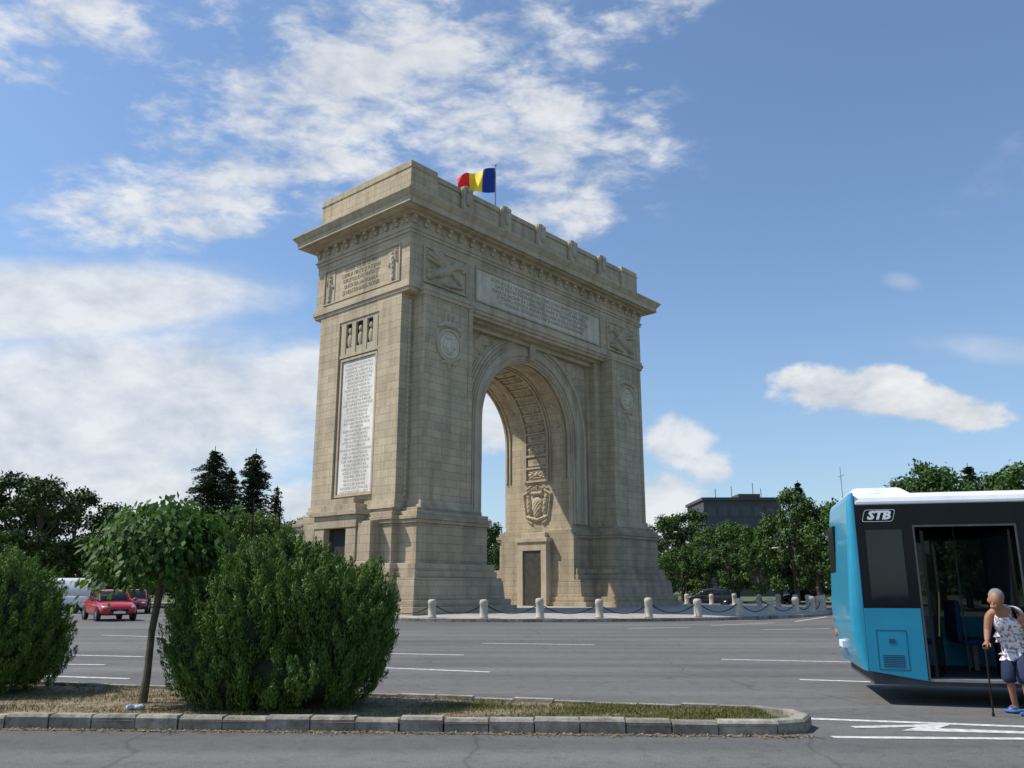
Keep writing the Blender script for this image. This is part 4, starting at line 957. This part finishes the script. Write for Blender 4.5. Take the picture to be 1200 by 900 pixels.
m=MB(); m.box(.2,11.9,.06,2.44,.24,.32); m.box(.2,11.9,.06,2.44,2.62,2.71); m.box(.2,.88,.06,2.44,.32,1.1); m.box(.2,.26,.1,2.4,1.1,2.6); m.obj('interior',M_interior,BUS)
for x,y in ((1.75,1.35),(2.6,.9),(3.8,.9)):
    m=MB(); m.tube([(x,y,.32),(x,y,2.6)],.012,8); m.obj('hand_rail',M_dgrey,BUS)
for x,y in ((1.1,1.75),(1.1,2.15),(1.95,1.75),(1.95,2.15),(2.8,1.75),(2.8,2.15),(4.6,.5),(4.6,2.1)):
    e=empty('seat',(x,y,.32),0,parent=BUS); m=MB(); m.box(-.2,.22,-.19,.19,.38,.46); m.box(-.26,-.18,-.19,.19,.42,1.05); m.obj('cushion',M_seat,e,bevel=.03); m=MB(); m.tube([(0,0,0),(0,0,.38)],.04,6); m.obj('seat_leg',M_grey,e)
for x in (3.55,9.35):
    for y in (.2,2.3): wheel(BUS,x,y,.48,.28)
m=MB(); 
def fr(x0,x1,z0,z1,t=.008): 
    m.box(x0,x1,-.003,.001,z0,z0+t); m.box(x0,x1,-.003,.001,z1-t,z1); m.box(x0,x0+t,-.003,.001,z0+t,z1-t); m.box(x1-t,x1,-.003,.001,z0+t,z1-t)
fr(.28,.68,.44,.98); 
for i in range(7): m.box(.34,.62,-.004,.001,.48+i*.025,.492+i*.025)
m.box(.44,.52,-.006,.001,.80,.86)
m.obj('engine_hatch',surf('seam',(.006,.06,.09),(.01,.08,.11),3,.5),BUS)
m=MB(); m.box(.0,.04,1.6,2.36,1.55,2.55); m.obj('rear_window',M_black_gloss,BUS)
for y in (2.2,):
    m=MB(); m.ellipsoid((-.01,y,1.05),(.03,.06,.09),12,8); m.obj('tail_light',M_red_lens,BUS,smooth=True)
    m=MB(); m.ellipsoid((-.005,y,.84),(.03,.06,.07),12,8); m.obj('turn_signal',M_orange_lens,BUS,smooth=True)
m=MB(); m.box(-.05,.02,1.15,1.6,.66,.76); m.obj('number_plate',M_plate,BUS)
text_mesh('operator_logo','STB',.165,M_whitep,frame((.465,-.006,2.585),(1,0,0),(0,0,1)),BUS,extrude=.002,shear=.3,bold=.008,xs=1.15)
m=MB()
def rr(x0,x1,z0,z1,r_,sh):
    o=[]
    for cx_,cz,a0 in ((x1-r_,z1-r_,0),(x0+r_,z1-r_,90),(x0+r_,z0+r_,180),(x1-r_,z0+r_,270)):
        for i in range(5): a=D2R(a0+i*22.5); z=cz+r_*math.sin(a); o.append((cx_+r_*math.cos(a)+sh*(z-(z0+z1)/2),z))
    return o
oo=rr(.26,.68,2.498,2.672,.035,.3); ii=rr(.266,.674,2.504,2.666,.032,.3); n=len(oo)
m.add([(x,-.005,z) for x,z in oo]+[(x,-.005,z) for x,z in ii],[(k,(k+1)%n,n+(k+1)%n,n+k) for k in range(n)]); m.obj('logo_frame',M_whitep,BUS)

# ---------------------------------------------------------------- person
def skin_mesh(verts,edges,radii,root=0,sub=2):
    me=bpy.data.meshes.new('sk'); me.from_pydata(verts,edges,[]); o=bpy.data.objects.new('sk',me); COL.objects.link(o)
    md=o.modifiers.new('skin','SKIN'); md.use_smooth_shade=True
    sv_=me.skin_vertices[0].data
    for i,r_ in enumerate(radii): sv_[i].radius=(r_ if isinstance(r_,tuple) else (r_,r_)); sv_[i].use_root=(i==root)
    s2=o.modifiers.new('sub','SUBSURF'); s2.levels=sub; s2.render_levels=sub
    dg=bpy.context.evaluated_depsgraph_get(); r=bpy.data.meshes.new_from_object(o.evaluated_get(dg)); bpy.data.objects.remove(o); return r
M_skin=surf('skin',(.30,.135,.075),(.40,.19,.11),9,.55)
def pattern_cloth():
    m,nt2,b2=new_mat('printed_vest'); tc2=N(nt2,'ShaderNodeTexCoord').outputs['Object']
    f=noise(nt2,tc2,24,2,.5); col=ramp(nt2,f,.52,(.76,.75,.77),.57,(.28,.20,.31)); nt2.links.new(col,b2.inputs['Base Color']); b2.inputs['Roughness'].default_value=.9
    bp=N(nt2,'ShaderNodeBump'); bp.inputs['Strength'].default_value=.7; bp.inputs['Distance'].default_value=.03; nt2.links.new(noise(nt2,tc2,9,3,.5),bp.inputs['Height']); nt2.links.new(bp.outputs[0],b2.inputs['Normal']); return m
M_vest=pattern_cloth(); M_shorts=surf('navy_shorts',(.010,.02,.05),(.018,.035,.08),8,.9,0,.5); M_sandal=surf('blue_sandal',(.02,.10,.3),(.03,.14,.4),8,.7); M_hair=surf('grey_hair',(.16,.155,.15),(.32,.31,.30),60,.9,0,.5)
fwd=Vector((-.76,-.65,0)).normalized(); rt=Vector((-.65,.76,0)).normalized(); UPV=Vector((0,0,1))
def L(f_,r_,z): return fwd*f_+rt*r_+UPV*z
PL=Vector((6.62,11.42,.01))
PE=empty('person',PL,0,label='elderly man in printed vest and navy shorts leaning on a cane',cat='person')
V=[L(-.15,0,.88),L(-.09,0,.99),L(.02,0,1.12),L(.18,0,1.24),L(.30,0,1.30),L(.36,0,1.345),L(.405,0,1.40),L(.43,0,1.46),
   L(.18,.12,1.27),L(.21,.185,1.225),L(.24,.22,1.01),L(.42,.17,.90),
   L(.17,-.12,1.27),L(.18,-.185,1.225),L(.08,-.24,1.01),L(.20,-.26,.84),
   L(-.15,.095,.82),L(.0,.11,.46),L(-.10,.12,.10),L(-.13,.12,.05),L(.06,.135,.035),
   L(-.15,-.095,.82),L(.10,-.11,.46),L(.08,-.12,.10),L(.05,-.12,.05),L(.24,-.14,.035)]
E=[(0,1),(1,2),(2,3),(3,4),(4,5),(5,6),(6,7),(3,8),(8,9),(9,10),(10,11),(3,12),(12,13),(13,14),(14,15),(0,16),(16,17),(17,18),(18,19),(19,20),(0,21),(21,22),(22,23),(23,24),(24,25)]
RR=[.13,.14,.145,.13,.07,.06,.09,.07,.075,.062,.045,.03,.075,.062,.045,.03,.09,.06,.038,.04,.03,.09,.06,.038,.04,.03]
body=skin_mesh(V,E,RR)
bmx=bmesh.new(); bmx.from_mesh(body)
def addmesh(me2): bmx.from_mesh(me2)
hd=Vector(L(.42,0,1.435)); hf=(fwd*.85+rt*.1-UPV*.55).normalized(); hr=rt
fm=MB(); 
fm.ellipsoid(hd,(.078,.096,.112),18,14)
fm.ellipsoid(hd+hf*.10-UPV*.005,(.016,.02,.026),8,6); fm.ellipsoid(hd+hf*.065-UPV*.055,(.05,.045,.035),10,8)
for s in (-1,1): fm.ellipsoid(hd+hr*s*.086-UPV*.015,(.014,.02,.032),8,6)
tmp=bpy.data.meshes.new('t'); tmp.from_pydata(fm.v,[],fm.f); addmesh(tmp)
def hand(wr,dirf,side,upv,curl):
    dirf=dirf.normalized(); side=side.normalized(); nr=dirf.cross(side).normalized()*curl
    pm2=skin_mesh([wr-dirf*.02,wr+dirf*.03,wr+dirf*.075],[(0,1),(1,2)],[(.026,.022),(.036,.018),(.036,.016)],0,1); addmesh(pm2)
    for i,(o_,l_) in enumerate(((-.028,.062),(-.010,.072),(.010,.068),(.027,.052))):
        b0=wr+dirf*.075+side*o_; b1=b0+dirf*l_*.45+nr*.008; b2=b1+dirf*l_*.15+nr*l_*.38; b3=b2-dirf*l_*.22+nr*l_*.22
        addmesh(skin_mesh([b0-dirf*.02,b0,b1,b2,b3],[(0,1),(1,2),(2,3),(3,4)],[.009,.0095,.009,.0085,.007],0,1))
    t0=wr+dirf*.025+side*-.03; t1=t0-side*.025+dirf*.03+nr*.012; t2=t1+dirf*.028+nr*.02
    addmesh(skin_mesh([t0,t1,t2],[(0,1),(1,2)],[.012,.011,.008],0,1))
hand(L(.42,.17,.90),fwd*.8-UPV*.45,rt,UPV,1); hand(L(.20,-.26,.84),fwd*.25-UPV*.95,fwd,UPV,1)
bmx.to_mesh(body); bmx.free(); body.materials.clear(); body.materials.append(M_skin)
body.polygons.foreach_set('material_index',[0]*len(body.polygons)); body.polygons.foreach_set('use_smooth',[True]*len(body.polygons))
o=bpy.data.objects.new('body',body); COL.objects.link(o); o.parent=PE
vest=skin_mesh([L(-.17,0,.75),L(-.155,0,.87),L(-.09,0,.99),L(.02,0,1.12),L(.16,0,1.23),L(.24,0,1.275),L(.20,.10,1.285),L(.19,-.10,1.285)],[(0,1),(1,2),(2,3),(3,4),(4,5),(4,6),(4,7)],[.20,.20,.20,.20,.19,.12,.105,.105],1); vest.materials.clear(); vest.materials.append(M_vest)
o=bpy.data.objects.new('vest',vest); COL.objects.link(o); o.parent=PE
sh=skin_mesh([L(-.16,0,.87),L(-.15,.095,.77),L(.0,.11,.46),L(-.03,.11,.36),L(-.15,-.095,.77),L(.10,-.11,.46),L(.09,-.11,.36)],[(0,1),(1,2),(2,3),(0,4),(4,5),(5,6)],[.18,.13,.105,.11,.13,.105,.11]); sh.materials.clear(); sh.materials.append(M_shorts)
o=bpy.data.objects.new('shorts',sh); COL.objects.link(o); o.parent=PE
for V_ in ((-.03,.125),(.15,-.13)):
    m=MB(); f_,r_=V_; c=L(f_,r_,.02); m.ellipsoid(c,(.12,.12,.028),14,6)
    m.tube([L(f_+.05,r_-.055,.03),L(f_+.04,r_,.085),L(f_+.05,r_+.055,.03)],.016,6)
    m.obj('sandal',M_sandal,PE,smooth=True)
m=MB()
m.ellipsoid(hd-hf*.034+UPV*.022,(.093,.097,.100),18,12); m.obj('hair',M_hair,PE,smooth=True)
for s in (-1,1):
    m=MB(); m.ellipsoid(hd+hf*.086+hr*s*.032+UPV*.012,(.011,.011,.007),8,6); m.obj('eye',M_dark,PE)
m=MB(); hp=PL+L(.42,.17,.90)+(fwd*.8-UPV*.45).normalized()*.09
ft=Vector((hp.x+fwd.x*.02,hp.y+fwd.y*.02,.012))
m.tube([ft-hp,Vector((0,0,-.02))],[.011,.012],8); m.tube([-fwd*.06+Vector((0,0,-.01)),Vector((0,0,0)),fwd*.07+Vector((0,0,-.01))],.013,8); m.lathe([(.018,0),(.018,.04),(.012,.05)],8,(ft.x-hp.x,ft.y-hp.y,ft.z-hp.z-.01))
m.obj('walking_cane',M_chain,loc=hp,label='dark walking cane held by the man',cat='cane')
